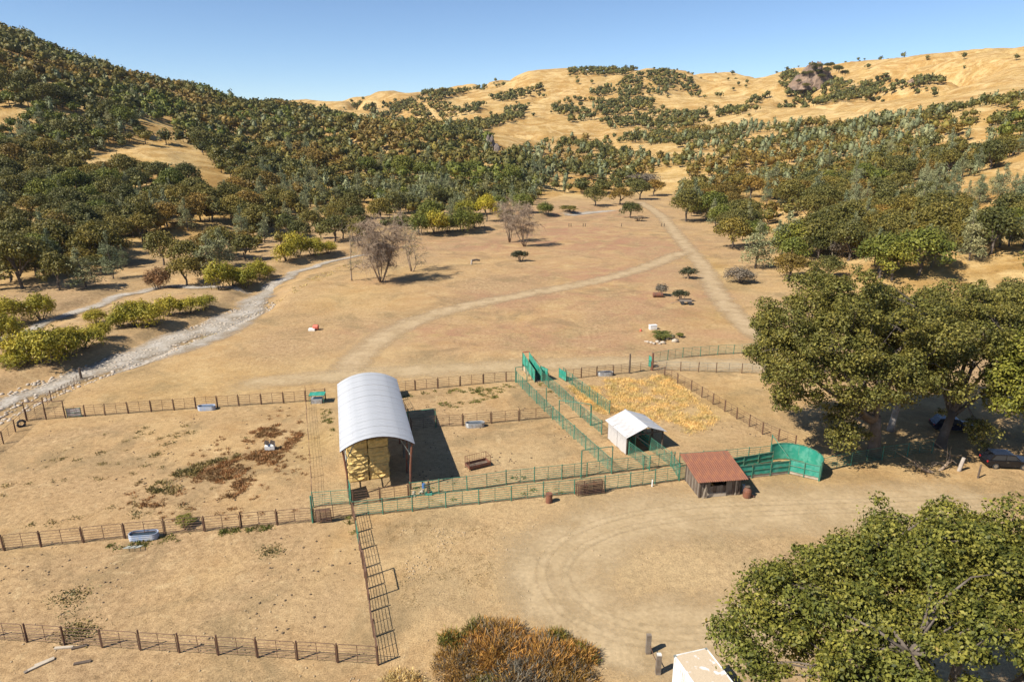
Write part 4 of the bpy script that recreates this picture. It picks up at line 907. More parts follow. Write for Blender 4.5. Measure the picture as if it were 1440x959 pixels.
def fence(label, pts, style, name='pipe_fence', step=3.05, gates=(), group=None, ends=True):
    """every post and every panel is a part; pts are base points seen in the photo"""
    W_ = [on(*p) for p in pts]; t = thing(name, label, 'fence', W_[0], 0, group); o = W_[0]; pm, ps = FP[style]; k = 0
    def post(p, s_=1.0):
        q = link('post', ps, t); q.location = p - o; q.rotation_euler = (R.gauss(0, .018), R.gauss(0, .018), R.random() * 6); q.scale = (1, 1, s_ * R.uniform(.97, 1.05))
    for a, b in zip(W_[:-1], W_[1:]):
        n_ = max(1, round((b - a).length / step))
        for i_ in range(n_):
            p = a.lerp(b, i_ / n_); q = a.lerp(b, (i_ + 1) / n_); p.z = Hs(p.x, p.y); q.z = Hs(q.x, q.y)
            if ends or k: post(p)
            m_, L = frame_mat(p - o, q - o)
            g = link('gate' if k in gates else 'panel', GATE['green'] if k in gates else pm, t)
            g.matrix_local = m_ @ Matrix.Translation((0, R.gauss(0, .02), R.gauss(0, .02))) @ Matrix.Diagonal((L / 3.0, 1, 1, 1)); k += 1
    if ends: post(W_[-1])
    return t
def goal_frame(label, p1, p2, h, mat, h2=None, name='gate_frame'):
    a, b = on(*p1), on(*p2); t = thing(name, label, 'gate frame', a); v = b - a; v.z = 0
    for p in (Vector(), v): link('post', MB().tube([(p.x, p.y, -.3), (p.x, p.y, h)], .07, 7).mesh('post', M[mat]), t)
    link('crossbar', MB().tube([(0, 0, h), (v.x, v.y, h)], .05, 6).mesh('crossbar', M[mat]), t); return t
fence('rusty pipe fence along the lower left edge of the near pen', [(-140, 892), (38, 903), (198, 914), (307, 921), (532, 935)], 'rust')
fence('rusty pipe fence with a green gate, from lower pen corner to hay barn', [(532, 935), (516, 828), (497, 727)], 'rust', gates=(5,), ends=True)
goal_frame('tall brown gate frame midway along the rusty fence below the barn', (513, 812), (518, 843), 2.7, 'pipe_rust')
fence('rusty pipe fence from the left edge past the blue trough to the barn corner', [(-100, 785), (58, 769), (176, 757), (288, 747), (440, 734)], 'rust')
fence('short rusty pipe fence joining the left fence to the barn corner', [(441, 734), (497, 726)], 'rust')
fence('green pipe fence along the front of the corrals', [(497, 727), (580, 719), (719, 704), (851, 690), (955, 676), (975, 673)], 'green')
fence('green pipe fence behind the front one, from the barn to the shed', [(577, 699), (657, 690), (712, 682), (790, 674), (860, 666), (948, 655)], 'green')
fence('rusty pipe fence across the open front of the hay barn', [(497, 711), (535, 706), (575, 700)], 'rust')
fence('low green-topped pipe fence between barn post and left pen', [(441, 713), (492, 709)], 'green')
fence('rusty pipe fence along the back of the left pen', [(92, 588), (148, 584), (245, 577), (336, 571), (430, 565), (458, 562)], 'rust')
fence('rusty pipe fence leaving the left edge beside the back gate', [(-60, 668), (5, 624), (38, 592)], 'rust')
fence('short rusty pipe fence climbing from the back gate towards the creek', [(38, 592), (62, 575), (73, 565)], 'rust')
fence('rusty pipe fence under the tall gate frame at the back left', [(38, 592), (92, 588)], 'rust', ends=False)
goal_frame('tall brown gate frame at the back left pen corner', (37, 591), (92, 588), 2.5, 'pipe_rust')
fence('rusty pipe fence behind the back pens, from barn to loading chute', [(557, 552), (584, 549), (647, 543), (712, 537), (726, 537)], 'rust')
fence('rusty pipe fence along the back right side of the hay barn', [(553, 552), (566, 577), (574, 592)], 'rust')
fence('rusty pipe fence between the two pens right of the barn', [(578, 605), (613, 601), (651, 599), (730, 592), (777, 588)], 'rust')
goal_frame('green and brown gate frame behind the barn shadow', (574, 606), (613, 601), 2.6, 'pipe_green')
fence('green barred alley fence, left of the three running to the chute', [(726, 538), (744, 557), (777, 590), (860, 666)], 'dense')
fence('green barred alley fence, middle of the three running to the chute', [(757, 534), (786, 558), (816, 587), (846, 611)], 'dense')
fence('green barred alley fence, right of the three, ending behind the shed', [(792, 533), (818, 553), (840, 570), (857, 582)], 'dense')
fence('left green barred race leaving the front of the shed', [(884, 640), (913, 662)], 'dense')
fence('right green barred race leaving the front of the shed', [(914, 634), (943, 656), (954, 674)], 'dense')
goal_frame('green gate frame over the alley beside the shed', (786, 592), (830, 598), 2.9, 'pipe_green')
goal_frame('thin green gate frame over the left end of the chute fence', (725, 538), (741, 536), 2.4, 'pipe_green')
goal_frame('tall thin gate frame over the green fence left of the shed', (817, 672), (860, 666), 3.3, 'pipe_green')
fence('rusty pipe fence from the chute to the tall dark post', [(795, 534), (839, 529), (885, 525), (916, 521)], 'rust')
fence('green pipe fence, upper of two running right to the big oak', [(917, 510), (960, 503), (1009, 499), (1054, 497), (1110, 495)], 'green')
fence('pale pipe fence, lower of two running right to the big oak', [(917, 521), (957, 522), (1007, 524), (1043, 525), (1130, 530)], 'grey')
fence('long rusty pipe fence slanting down to the green curved pen', [(917, 521), (972, 550), (1019, 579), (1072, 611), (1118, 630)], 'rust')
fence('green pipe fence behind the solid green alley', [(955, 656), (1020, 652), (1083, 645)], 'green')
fence('green pipe fence from the curved pen to the trunk of the huge oak', [(1156, 664), (1196, 655), (1240, 647), (1310, 637)], 'green')
wirep = [(430, 556), (431, 575), (432, 595), (434, 618), (436, 645), (438, 672), (439, 700), (440, 733)]
t = thing('wire_fence', 'thin wire fence on posts between left pen and hay barn', 'fence', on(*wirep[0])); o = t.location.copy(); prev = None
for p in wirep:
    q = on(*p); link('post', TPOST, t, q - o)
    if prev is not None:
        w = MB()
        for z in (.4, .75, 1.1, 1.35): w.tube([prev - o + Vector((0, 0, z)), (prev + q) / 2 - o + Vector((0, 0, z - .05)), q - o + Vector((0, 0, z))], .012, 3)
        link('wire', w.mesh('wire', M['pipe_rust']), t)
    prev = q
t = thing('wire_fence', 'line of thin rusty posts climbing to the thick dark post by the creek', 'fence', on(76, 562)); o = t.location.copy(); prev = None
for k in range(10):
    f = k / 9; q = on(76 + 37 * f, 562 - 28 * f); link('post', TPOST, t, q - o)
    if prev is not None:
        w = MB()
        for z in (.5, .9, 1.3): w.tube([prev - o + Vector((0, 0, z)), q - o + Vector((0, 0, z))], .012, 3)
        link('wire', w.mesh('wire', M['pipe_rust']), t)
    prev = q
def single_post(px, py, h, r, mat, label, lean=(0, 0), n=8):
    return tag(link('post', MB().tube([(0, 0, -.3), (lean[0] * .5, lean[1] * .5, h * .5), (lean[0], lean[1], h)], [r * 1.05, r, r * .92], n).mesh('post', M[mat]), None, on(px, py)), label, 'post')
single_post(115, 533, 1.9, .17, 'wood_dark', 'thick dark wooden post at the creek end of the thin post line', (-.1, 0))
single_post(885, 525, 3.2, .14, 'wood_dark', 'tall dark wooden post in the back fence right of the pale trough')
single_post(917, 521, 2.9, .17, 'rust', 'thick rusty post where the three right hand fences meet')
single_post(768, 573, 2.9, .06, 'pipe_green', 'tall dark green pole beside the left alley fence')
single_post(831, 598, 2.7, .06, 'pipe_green', 'tall green pole beside the middle alley fence')
single_post(917, 684, .8, .07, 'white_paint', 'short white stake at the foot of the front green fence')
single_post(1348, 662, 1.6, .2, 'bark_pale', 'short pale stump in the oak shade near the cars', (.3, 0))
single_post(1375, 672, 1.6, .1, 'wood_dark', 'slim dark post in the oak shade right of the pale stump', (.05, 0))
for k, (px, py, lb) in enumerate([(800, 319, 'leftmost small post of the row across the far meadow'), (803, 319, 'second small post from the left in the far meadow row'), (820, 319, 'third small post from the left in the far meadow row'), (823, 319, 'fourth small post from the left in the far meadow row'), (874, 319, 'small lone post in the middle of the far meadow row'), (930, 319, 'small post just left of the road in the far meadow'), (934, 319, 'small post at the road side end of the far meadow row')]):
    single_post(px, py, 1.3, .14, 'wood_dark', lb)

# ------------------------------------------------------------------ corrugated sheets
def corr(L, W_, waves, amp, segs=1, curve=None, thick=.004):
    """corrugated sheet, ribs along local x (length L), width W_ along y; curve(u)->(x,z) bends it along x"""
    n_ = waves * 4 + 1; vs, fs = [], []
    for i_ in range(segs + 1):
        u = i_ / segs; x, z = curve(u) if curve else (u * L, 0)
        for k in range(n_): vs.append((x, W_ * k / (n_ - 1), z + amp * math.sin(2 * math.pi * waves * k / (n_ - 1))))
    for i_ in range(segs):
        for k in range(n_ - 1): a = i_ * n_ + k; fs.append((a, a + n_, a + n_ + 1, a + 1))
    mb = MB(); N = len(vs); mb.add(vs + [(x, y, z - .012) for x, y, z in vs], fs + [tuple(i + N for i in f[::-1]) for f in fs]); return mb
# hay barn: arched roof on leaning pipe posts
BR = math.radians(14.5); bo = Vector((-13.6, 63.0, 0)); bo.z = Hs(bo.x, bo.y)
barn = thing('hay_barn', 'open hay barn with arched grey metal roof', 'barn', bo, BR)
BW, BL, EZ, RISE = 7.5, 19.8, 5.35, 1.25
rad_ = (BW * BW / 4 + RISE * RISE) / (2 * RISE); half = math.asin(BW / 2 / rad_)
arc = lambda u: (rad_ * math.sin(-half + 2 * half * u), EZ + RISE - rad_ + rad_ * math.cos(-half + 2 * half * u))
rf = MB()
for y in [.25 + k * (BL - .5) / 6 for k in range(7)]:
    rf.tube([(arc(u)[0], y, arc(u)[1] - .16) for u in [i_ / 12 for i_ in range(13)]], .06, 5)
for u in (.02, .2, .35, .5, .65, .8, .98): rf.box((arc(u)[0], BL / 2, arc(u)[1] - .07), (.07, BL - .1, .09))
roof = rf.obj('roof', M['pipe_rust'], barn)
ns = 22; sheet = corr(0, BL / ns + .02, 3, .022, 14, arc).mesh('roof_sheet', M['galv'], True)
for k in range(ns): link('roof_sheet', sheet, roof, (0, k * BL / ns, R.uniform(0, .012) + (.012 if k % 2 else 0)))
for sx in (-1, 1):
    for k in range(6):
        y = .4 + k * (BL - .8) / 5; top = arc(.5 + sx * .46)
        m_ = MB().tube([(sx * 3.15 + R.gauss(0, .05), y, -.3), (sx * 3.22, y + R.gauss(0, .05), 2.6), (top[0], y, top[1] - .1)], [.12, .11, .1], 7)
        link('post', m_.mesh('post', M['rust'] if (k + sx) % 3 else M['wood_grey']), barn)
for sx in (-1, 1):
    link('brace', MB().tube([(sx * 3.2, .4, 4.2), (sx * 2.3, .4, arc(.5 + sx * .33)[1] - .15)], .05, 5).mesh('brace', M['pipe_grey']), barn)
    link('brace', MB().tube([(sx * 3.2, .5, 4.0), (sx * 3.2, 2.2, 5.2)], .05, 5).mesh('brace', M['pipe_grey']), barn)
    link('side_rail', MB().box((sx * 3.25, BL / 2, 3.9), (.06, BL - .8, .12)).mesh('side_rail', M['wood_grey']), barn)
    link('side_rail', MB().box((sx * 3.25, BL / 2, 1.4), (.06, BL - .8, .12)).mesh('side_rail', M['wood_grey']), barn)
# hay: each bale a thing
def bale_mesh(seed):
    rng = np.random.default_rng(seed); n_ = 6; mb = MB(); w, d, h = 2.06, 1.2, .9; vs, fs = [], []
    import itertools
    def face(o_, u, v):
        k = len(vs)
        for a in range(n_ + 1):
            for b_ in range(n_ + 1):
                e = min(a, n_ - a, b_, n_ - b_); p = Vector(o_) + Vector(u) * a / n_ + Vector(v) * b_ / n_
                nrm = Vector(u).cross(Vector(v)).normalized(); vs.append(p + nrm * ((.04 + rng.normal() * .05) if e else rng.normal() * .012))
        for a in range(n_):
            for b_ in range(n_): q = k + a * (n_ + 1) + b_; fs.append((q, q + n_ + 1, q + n_ + 2, q + 1))
    x, y, z = w / 2, d / 2, h / 2
    face((-x, -y, -z), (w, 0, 0), (0, 0, h)); face((x, y, -z), (-w, 0, 0), (0, 0, h)); face((x, -y, -z), (0, d, 0), (0, 0, h)); face((-x, y, -z), (0, -d, 0), (0, 0, h)); face((-x, -y, z), (w, 0, 0), (0, d, 0)); face((-x, y, -z), (w, 0, 0), (0, -d, 0))
    mb.add(vs, fs); return mb.mesh('bale', M['hay'])
bm_ = [bale_mesh(k) for k in range(4)]
tw_ = MB()
for x in (-.7, -.25, .25, .7):
    for a, b_ in (((x, -.645, -.44), (x, -.645, .44)), ((x, -.645, .485), (x, .645, .485))): tw_.tube([a, b_], .012, 3)
tw_ = tw_.mesh('twine', M['twine'])
LN = ['bottom', 'second', 'third', 'fourth', 'top']; RN = ['front', 'second', 'third', 'fourth']
mw = Matrix.Translation(bo) @ Matrix.Rotation(BR, 4, 'Z')
for row_ in range(4):
    for lay in range(5):
        for c_ in range(2):
            p = mw @ Vector((-2.02 + c_ * 2.2 + R.gauss(0, .04), 4.15 + row_ * 1.25 + R.gauss(0, .05) + .03 * lay, .46 + lay * .93))
            b = thing('hay_bale', f'straw-coloured bale in the {LN[lay]} layer, {("left", "right")[c_]} column, {RN[row_]} row of the barn stack', 'hay bale', p, BR + R.gauss(0, .015), 'hay bales stacked in the barn')
            q = link('bale', bm_[R.randrange(4)], b); link('twine', tw_, b)
            if lay % 2: q.material_slots[0].link = 'OBJECT'; q.material_slots[0].material = M['hay_old']
sp_ = []
for k in range(900):
    p = mw @ Vector((R.uniform(-3.0, 1.6), R.uniform(.9, 3.6), 0)); sp_.append((p.x, p.y))
tufts('loose_straw', 'loose pale straw strewn on the ground before the bale stack', sp_, [R.uniform(.1, .22) for _ in sp_], 'grass_gold', 7, .25, 44, 2.0)
# clutter at the barn's right front corner
def drum(px, py, mat, label, h=.88, r=.29, z=0.0, name='steel_drum'):
    t = thing(name, label, 'drum', on(px, py, z)); mb = MB()
    mb.tube([(0, 0, 0), (0, 0, .02), (0, 0, h * .32), (0, 0, h * .335), (0, 0, h * .35), (0, 0, h * .65), (0, 0, h * .665), (0, 0, h * .68), (0, 0, h - .02), (0, 0, h)], [r * 1.03, r, r, r * 1.05, r, r, r * 1.05, r, r, r * 1.03], 16)
    link('barrel', mb.mesh('barrel', M[mat]), t); link('lid', MB().tube([(0, 0, h - .03), (0, 0, h - .015)], r * .93, 16).mesh('lid', M['wood_dark']), t); return t
drum(772, 706, 'rust', 'rusty steel drum in front of the green fence', 1.0, .34)
drum(596, 686, 'blue_plastic', 'small blue drum in the barn shadow', .5, .18)
t = thing('cone_marker', 'red and green pointed stand at the edge of the barn shadow', 'stand', on(603, 695)); link('base', MB().box((0, 0, .12), (.7, .5, .24)).mesh('base', M['sheet_green']), t); link('spike', MB().tube([(0, 0, .24), (0, 0, .9), (0, 0, 1.7)], [.22, .16, .05], 8).mesh('spike', M['rust']), t)
def rubble(name, label, p, n_, spread, size, mat, seed, cat='rubble'):
    rng = np.random.default_rng(seed); t = thing(name, label, cat, p)
    for k in range(n_):
        v, f = core_blob(rng, (0, 0, 0), size * rng.uniform(.6, 1.2), size * rng.uniform(.4, .7), 0)
        link('piece', mesh_np('piece', v, [(f, 0)], [M[mat]]), t, (rng.normal() * spread, rng.normal() * spread, size * .25))
    return t
rubble('scrap_heap', 'small pale heap of scrap beside the barn front post', on(586, 694), 8, .35, .22, 'stone', 3)
# solid green gate leaves standing beside the barn
def leaf_gate(px1, py1, px2, py2, h, label, mat='sheet_green'):
    a, b_ = on(px1, py1), on(px2, py2); t = thing('sheet_gate', label, 'gate', a); m_, L = frame_mat(Vector(), b_ - a)
    link('sheet', MB().box((L / 2, 0, h / 2 + .1), (L - .1, .03, h - .1)).mesh('sheet', M[mat]), t, mat=m_)
    fr = MB()
    for x in (0, L): fr.tube([(x, 0, 0), (x, 0, h + .1)], .05, 6)
    for z in (.15, h * .5, h + .05): fr.tube([(0, -.035, z), (L, -.035, z)], .03, 5)
    link('frame', fr.mesh('frame', M['pipe_green']), t, mat=m_); return t
leaf_gate(489, 690, 494, 706, 2.0, 'narrow solid green gate at the left front post of the barn')
leaf_gate(552, 553, 556, 562, 2.3, 'narrow solid green gate behind the back corner of the barn')
leaf_gate(912, 515, 916, 518, 1.8, 'small solid green gate by the thick rusty post')
leaf_gate(95, 587, 115, 586, 1.25, 'pale green sheet gate in the back left fence', 'galv_white')

# ------------------------------------------------------------------ gable shed over the squeeze
def local(p, o_, rz): d = Vector(p) - o_; return Vector((d.x * math.cos(rz) + d.y * math.sin(rz), -d.x * math.sin(rz) + d.y * math.cos(rz), d.z))
SR = math.radians(19); so = Vector((15.55, 73.0, 0)); so.z = Hs(so.x, so.y)
shed = thing('gable_shed', 'small white metal shed with pitched roof and open front', 'shed', so, SR)
SW, SL, SE, SRD = 4.7, 4.6, 2.45, 3.35
for sx in (-1, 1):
    for y in (0, SL / 2, SL): link('post', MB().box((sx * SW / 2, y, SE / 2 - .1), (.15, .15, SE + .2)).mesh('post', M['wood_dark']), shed)
lw = MB().box((-SW / 2 + .09, SL / 2, 1.2), (.04, SL - .16, .1)).box((-SW / 2 + .09, SL / 2, 2.2), (.04, SL - .16, .1)).obj('left_wall', M['wood_dark'], shed)
wsh = corr(2.32, SL / 6 - .01, 4, .016).mesh('wall_sheet', M['galv_white'])
for k in range(6):
    q = link('wall_sheet', wsh, lw); q.matrix_local = Matrix.Translation((-SW / 2 - .09, k * SL / 6, .05 + R.uniform(-.06, .1))) @ Matrix.Rotation(-math.pi / 2, 4, 'Y') @ Matrix.Rotation(R.gauss(0, .015), 4, 'X')
bk = MB().box((0, SL - .07, 1.2), (SW - .3, .04, .1)).obj('back_wall', M['wood_dark'], shed)
for k in range(6): q = link('wall_sheet', wsh, bk); q.matrix_local = Matrix.Translation((-SW / 2 + .1 + k * (SW - .2) / 6, SL + .04, .05)) @ Matrix.Rotation(math.pi / 2, 4, 'Z').inverted() @ Matrix.Rotation(-math.pi / 2, 4, 'Y')
sr = MB()
for y in (-.15, SL / 3, SL * 2 / 3, SL + .15):
    sr.tube([(-SW / 2 - .3, y, SE - .14), (0, y, SRD - .12), (SW / 2 + .3, y, SE - .14)], .05, 4)
    if y < 0:
        sr.box((0, y, SE - .05), (SW, .06, .12))
        for x in (-1.4, -.7, 0, .7, 1.4): sr.box((x, y, (SE + SRD) / 2 - .1 - abs(x) * .15), (.07, .05, (SRD - SE) * (1 - abs(x) / 2.9)))
sroof = sr.obj('roof', M['wood_dark'], shed); sl_ = math.hypot(SW / 2 + .35, SRD - SE + .13); ang = math.atan2(SRD - SE + .13, SW / 2 + .35)
rsh = corr(sl_, (SL + .9) / 6 + .01, 4, .016).mesh('roof_sheet', M['galv_white'])
for sx in (-1, 1):
    for k in range(6):
        q = link('roof_sheet', rsh, sroof); y = -.45 + k * (SL + .9) / 6
        M0 = Matrix.Translation((0, y + (0 if sx > 0 else (SL + .9) / 6), SRD + R.uniform(0, .012))) @ Matrix.Rotation(0 if sx > 0 else math.pi, 4, 'Z') @ Matrix.Rotation(ang, 4, 'Y')
        q.matrix_local = M0
        if sx > 0 and k % 2: q.material_slots[0].link = 'OBJECT'; q.material_slots[0].material = M['galv']
link('ridge_cap', MB().tube([(0, -.5, SRD + .03), (0, SL + .5, SRD + .03)], .07, 6).mesh('ridge_cap', M['galv']), sroof)
sq = thing('cattle_squeeze', 'dark green cattle squeeze frame standing inside the shed front', 'squeeze', so + Matrix.Rotation(SR, 3, 'Z') @ Vector((-.2, .3, 0)), SR)
for x in (-.9, .9): link('upright', MB().box((x, 0, 1.1), (.12, .12, 2.2)).mesh('upright', M['pipe_green']), sq)
link('crossbar', MB().box((0, 0, 2.2), (2.2, .12, .12)).mesh('crossbar', M['pipe_green']), sq)
for z in (.4, .8, 1.2, 1.6): link('side_panel', MB().box((-.9, 1.2, z), (.05, 2.2, .25)).mesh('side_panel', M['sheet_green']), sq); link('side_panel', MB().box((.9, 1.2, z), (.05, 2.2, .25)).mesh('side_panel', M['sheet_green']), sq)
link('diagonal_brace', MB().tube([(-.9, -.08, 2.1), (1.4, -.3, .3)], .05, 6).mesh('diagonal_brace', M['pipe_grey']), sq)

# ------------------------------------------------------------------ rusty lean-to
RR = math.radians(8); ro = Vector((21.35, 62.75, 0)); ro.z = Hs(ro.x, ro.y)
lean = thing('lean_to_shed', 'old wooden lean-to with rusty corrugated roof', 'shed', ro, RR)
LW, LD = 4.3, 3.6
for x in (-LW / 2, LW / 2):
    for y, h in ((0, 2.1), (LD, 2.65)): link('post', MB().box((x, y, h / 2 - .1), (.16, .16, h + .2)).mesh('post', M['wood_dark']), lean)
fw = MB().box((0, .06, 2.05), (LW, .08, .12)).obj('front_wall', M['wood_dark'], lean)
bx_ = -LW / 2 + .12
for k in range(12):
    w = (LW - .24) / 12; h = R.uniform(1.15, 1.3) if 2 < k < 8 else 1.95; z0 = .35 if 3 <= k < 8 else .0
    link('plank', MB().box((bx_ + (k + .5) * w, 0 + R.gauss(0, .012), z0 + (h - z0) / 2), (w - .02, .035, h - z0)).mesh('plank', M[('wood_grey', 'wood_dark', 'wood_grey')[k % 3]]), fw)
link('pale_board', MB().box((-.35, -.05, .24), (2.2, .04, .42)).mesh('pale_board', M['wood_pale']), fw)
link('pale_board', MB().box((1.75, -.06, .9), (.1, .05, 1.75)).mesh('pale_board', M['wood_pale']), fw)
for sx, nm in ((-1, 'left_wall'), (1, 'right_wall')):
    wl_ = MB().box((sx * LW / 2 - sx * .06, LD / 2, 2.2), (.06, LD - .3, .1)).obj(nm, M['wood_dark'], lean)
    for k in range(9):
        w = (LD - .2) / 9; h = 2.0 + .5 * (k + .5) / 9
        link('plank', MB().box((sx * (LW / 2), .1 + (k + .5) * w, h / 2), (.035, w - .02, h)).mesh('plank', M[('wood_grey', 'wood_dark')[k % 2]]), wl_)
bw_ = MB().box((0, LD - .06, 2.5), (LW - .3, .08, .12)).obj('back_wall', M['wood_dark'], lean)
for k in range(10): w = LW / 10; link('plank', MB().box((-LW / 2 + (k + .5) * w, LD + .06, 1.25), (w - .02, .035, 2.5)).mesh('plank', M['wood_grey']), bw_)
lr = MB()
for x in (-LW / 2, 0, LW / 2): lr.tube([(x, -.7, 2.05), (x, LD + .7, 2.82)], .06, 4)
lroof = lr.obj('roof', M['wood_dark'], lean); rl = 2.75; an = math.atan2(.68, 5.1)
rst = corr(rl, (LW + 1.1) / 6 + .02, 4, .02).mesh('roof_sheet', M['rust_sheet'])
for r_ in range(2):
    for k in range(6):
        q = link('roof_sheet', rst, lroof); y0 = -.75 + r_ * 2.45
        q.matrix_local = Matrix.Translation((LW / 2 + .55 - k * (LW + 1.1) / 6, y0, 2.13 + r_ * .355 + R.uniform(0, .02))) @ Matrix.Rotation(math.pi / 2, 4, 'Z') @ Matrix.Rotation(-an, 4, 'Y') @ Matrix.Rotation(R.gauss(0, .012), 4, 'Z')
for k, dx in enumerate((-1.75, -1.55)):
    tag(link('plank', MB().box((0, 0, .85), (.16, .05, 1.8), 0, 0, Matrix.Rotation(.18, 4, 'X') @ Matrix.Rotation((.08, -.1)[k], 4, 'Y')).mesh('plank', M[('wood_pale', 'wood_grey')[k]]), None, ro + Matrix.Rotation(RR, 3, 'Z') @ Vector((dx, -.35, 0))), ('pale loose plank leaning on the lean-to front', 'grey loose plank leaning beside the pale one on the lean-to')[k], 'plank')
t = thing('milk_can', 'rusty upright tank beside the lean-to', 'tank', on(1050, 699)); link('body', MB().tube([(0, 0, 0), (0, 0, .1), (0, 0, .75), (0, 0, .95), (0, 0, 1.1), (0, 0, 1.2)], [.36, .42, .42, .34, .2, .22], 14).mesh('body', M['rust']), t, None); link('lid', MB().tube([(0, 0, 1.2), (0, 0, 1.26)], .25, 12).mesh('lid', M['wood_dark']), t); link('spout', MB().tube([(.38, 0, .3), (.75, -.1, .12)], .08, 6).mesh('spout', M['rust']), t)
drum(1045, 690, 'galv_white', 'small white can behind the rusty tank', .7, .16, 0, 'can')

# ------------------------------------------------------------------ curved crowding pen and solid alley
piv = on(1108, 666); e1 = on(1151, 676); e2 = on(1083, 648); ctr = (e1 + e2) / 2 + (piv - (e1 + e2) / 2) * .25; ctr.z = piv.z
a1 = math.atan2(e1.y - ctr.y, e1.x - ctr.x); a2 = math.atan2(e2.y - ctr.y, e2.x - ctr.x); rad1 = (Vector(e1.xy) - Vector(ctr.xy)).length; rad2 = (Vector(e2.xy) - Vector(ctr.xy)).length
tub = thing('crowding_pen', 'solid green curved crowding pen at the end of the alley', 'pen', ctr)
if a2 < a1: a2 += 2 * math.pi
for k in range(8):      # curved wall in eight sheets
    vs, fs = [], []
    for q in range(5):
        f = (k + q / 4 * .985) / 8; a = a1 + (a2 - a1) * f; r_ = rad1 + (rad2 - rad1) * f
        for dr, z in ((0, .12), (0, 2.0), (.03, 2.0), (.03, .12)): vs.append(((r_ + dr) * math.cos(a), (r_ + dr) * math.sin(a), z))
    for q in range(4):
        for c_ in range(4): fs.append((q * 4 + c_, (q + 1) * 4 + c_, (q + 1) * 4 + (c_ + 1) % 4, q * 4 + (c_ + 1) % 4))
    fs += [(0, 1, 2, 3), (19, 18, 17, 16)]
    link('wall_sheet', MB().add(vs, fs).mesh('wall_sheet', M['sheet_green']), tub)
for z in (.1, 2.02): link('rim', MB().tube([((rad1 + (rad2 - rad1) * f) * math.cos(a1 + (a2 - a1) * f), (rad1 + (rad2 - rad1) * f) * math.sin(a1 + (a2 - a1) * f), z) for f in [k / 24 for k in range(25)]], .05, 5).mesh('rim', M['pipe_green']), tub)
for k in range(5):
    f = k / 4; a = a1 + (a2 - a1) * f; r_ = rad1 + (rad2 - rad1) * f + .09; link('post', MB().tube([(r_ * math.cos(a), r_ * math.sin(a), -.3), (r_ * math.cos(a), r_ * math.sin(a), 2.05 if k < 4 else 3.2)], .06, 6).mesh('post', M['pipe_green']), tub)
link('top_brace', MB().tube([e2 - ctr + Vector((0, 0, 3.1)), piv - ctr + Vector((0, 0, 1.8))], .05, 5).mesh('top_brace', M['pipe_green']), tub)
def solid_wall(name, label, a, b_, h, nseg, cat='panel wall', strip=True):
    t = thing(name, label, cat, a); m_, L = frame_mat(Vector(), b_ - a); w = L / nseg
    for k in range(nseg):
        link('sheet', MB().box(((k + .5) * w, 0, .35 + (h - .35) / 2), (w - .06, .03, h - .4)).mesh('sheet', M['sheet_green']), t, mat=m_)
        if strip: link('kick_strip', MB().box(((k + .5) * w, -.005, .2), (w - .06, .03, .26)).mesh('kick_strip', M['wood_pale']), t, mat=m_)
    for k in range(nseg + 1): link('post', MB().tube([(k * w, -.07, -.3), (k * w, -.07, h + .08)], .055, 6).mesh('post', M['pipe_green']), t, mat=m_)
    for z in (.42, h * .62, h): link('rail', MB().tube([(0, -.06, z), (L, -.06, z)], .04, 5).mesh('rail', M['pipe_green']), t, mat=m_)
    return t
solid_wall('alley_wall', 'solid green front wall of the alley right of the lean-to', on(1030, 675), piv, 1.6, 3)
solid_wall('alley_wall', 'solid green back wall of the alley behind the front one', on(1024, 662), on(1085, 652), 1.5, 3)
solid_wall('crowd_gate', 'bright green solid gate closing the front of the curved pen', piv + Vector((.08, -.02, 0)), e1, 1.75, 2, 'gate')

# ------------------------------------------------------------------ loading chute
c0 = on(757, 537); c1 = on(741, 522); t = thing('loading_chute', 'green loading chute ramp rising behind the pens', 'chute', c0); m_, L = frame_mat(Vector(), Vector((c1.x - c0.x, c1.y - c0.y, 0))); L = max(L, 5.6)
flo = lambda x: .1 + 1.15 * x / L
for k in range(10): link('floor_board', MB().prism([(k * L / 10, flo(k * L / 10) - .06), ((k + .93) * L / 10, flo((k + .93) * L / 10) - .06), ((k + .93) * L / 10, flo((k + .93) * L / 10)), (k * L / 10, flo(k * L / 10))], -.48, .48, 'y').mesh('floor_board', M['wood_grey']), t, mat=m_)
for sy in (-.52, .52):
    for k in range(4):
        x0, x1 = k * L / 4, (k + .985) * L / 4
        link('side_sheet', MB().prism([(x0, flo(x0) - .1), (x1, flo(x1) - .1), (x1, flo(x1) + 1.65), (x0, flo(x0) + 1.65)], sy - .015, sy + .015, 'y').mesh('side_sheet', M['sheet_green']), t, mat=m_)
    for k in range(5): x = k * L / 4; link('post', MB().tube([(x, sy * 1.08, -.3), (x, sy * 1.08, flo(x) + 1.75)], .055, 6).mesh('post', M['pipe_green']), t, mat=m_)
    link('top_rail', MB().tube([(0, sy, flo(0) + 1.7), (L, sy, flo(L) + 1.7)], .05, 6).mesh('top_rail', M['pipe_green']), t, mat=m_)
link('catwalk', MB().prism([(.5, .5), (L, 1.0), (L, 1.08), (.5, .58)], -1.2, -.62, 'y').mesh('catwalk', M['wood_grey']), t, mat=m_)
link('catwalk_rail', MB().tube([(.5, -1.2, -.1), (.5, -1.2, 1.5), (L, -1.2, 2.1), (L, -1.2, -.1)], .04, 5).mesh('catwalk_rail', M['pipe_rust']), t, mat=m_)
link('end_plate', MB().box((L + .03, 0, .95), (.05, 1.1, .5)).mesh('end_plate', M['rust']), t, mat=m_)
link('end_plate', MB().box((L - .02, 0, 3.0), (.06, 1.1, .14)).mesh('end_plate', M['red_plastic']), t, mat=m_)
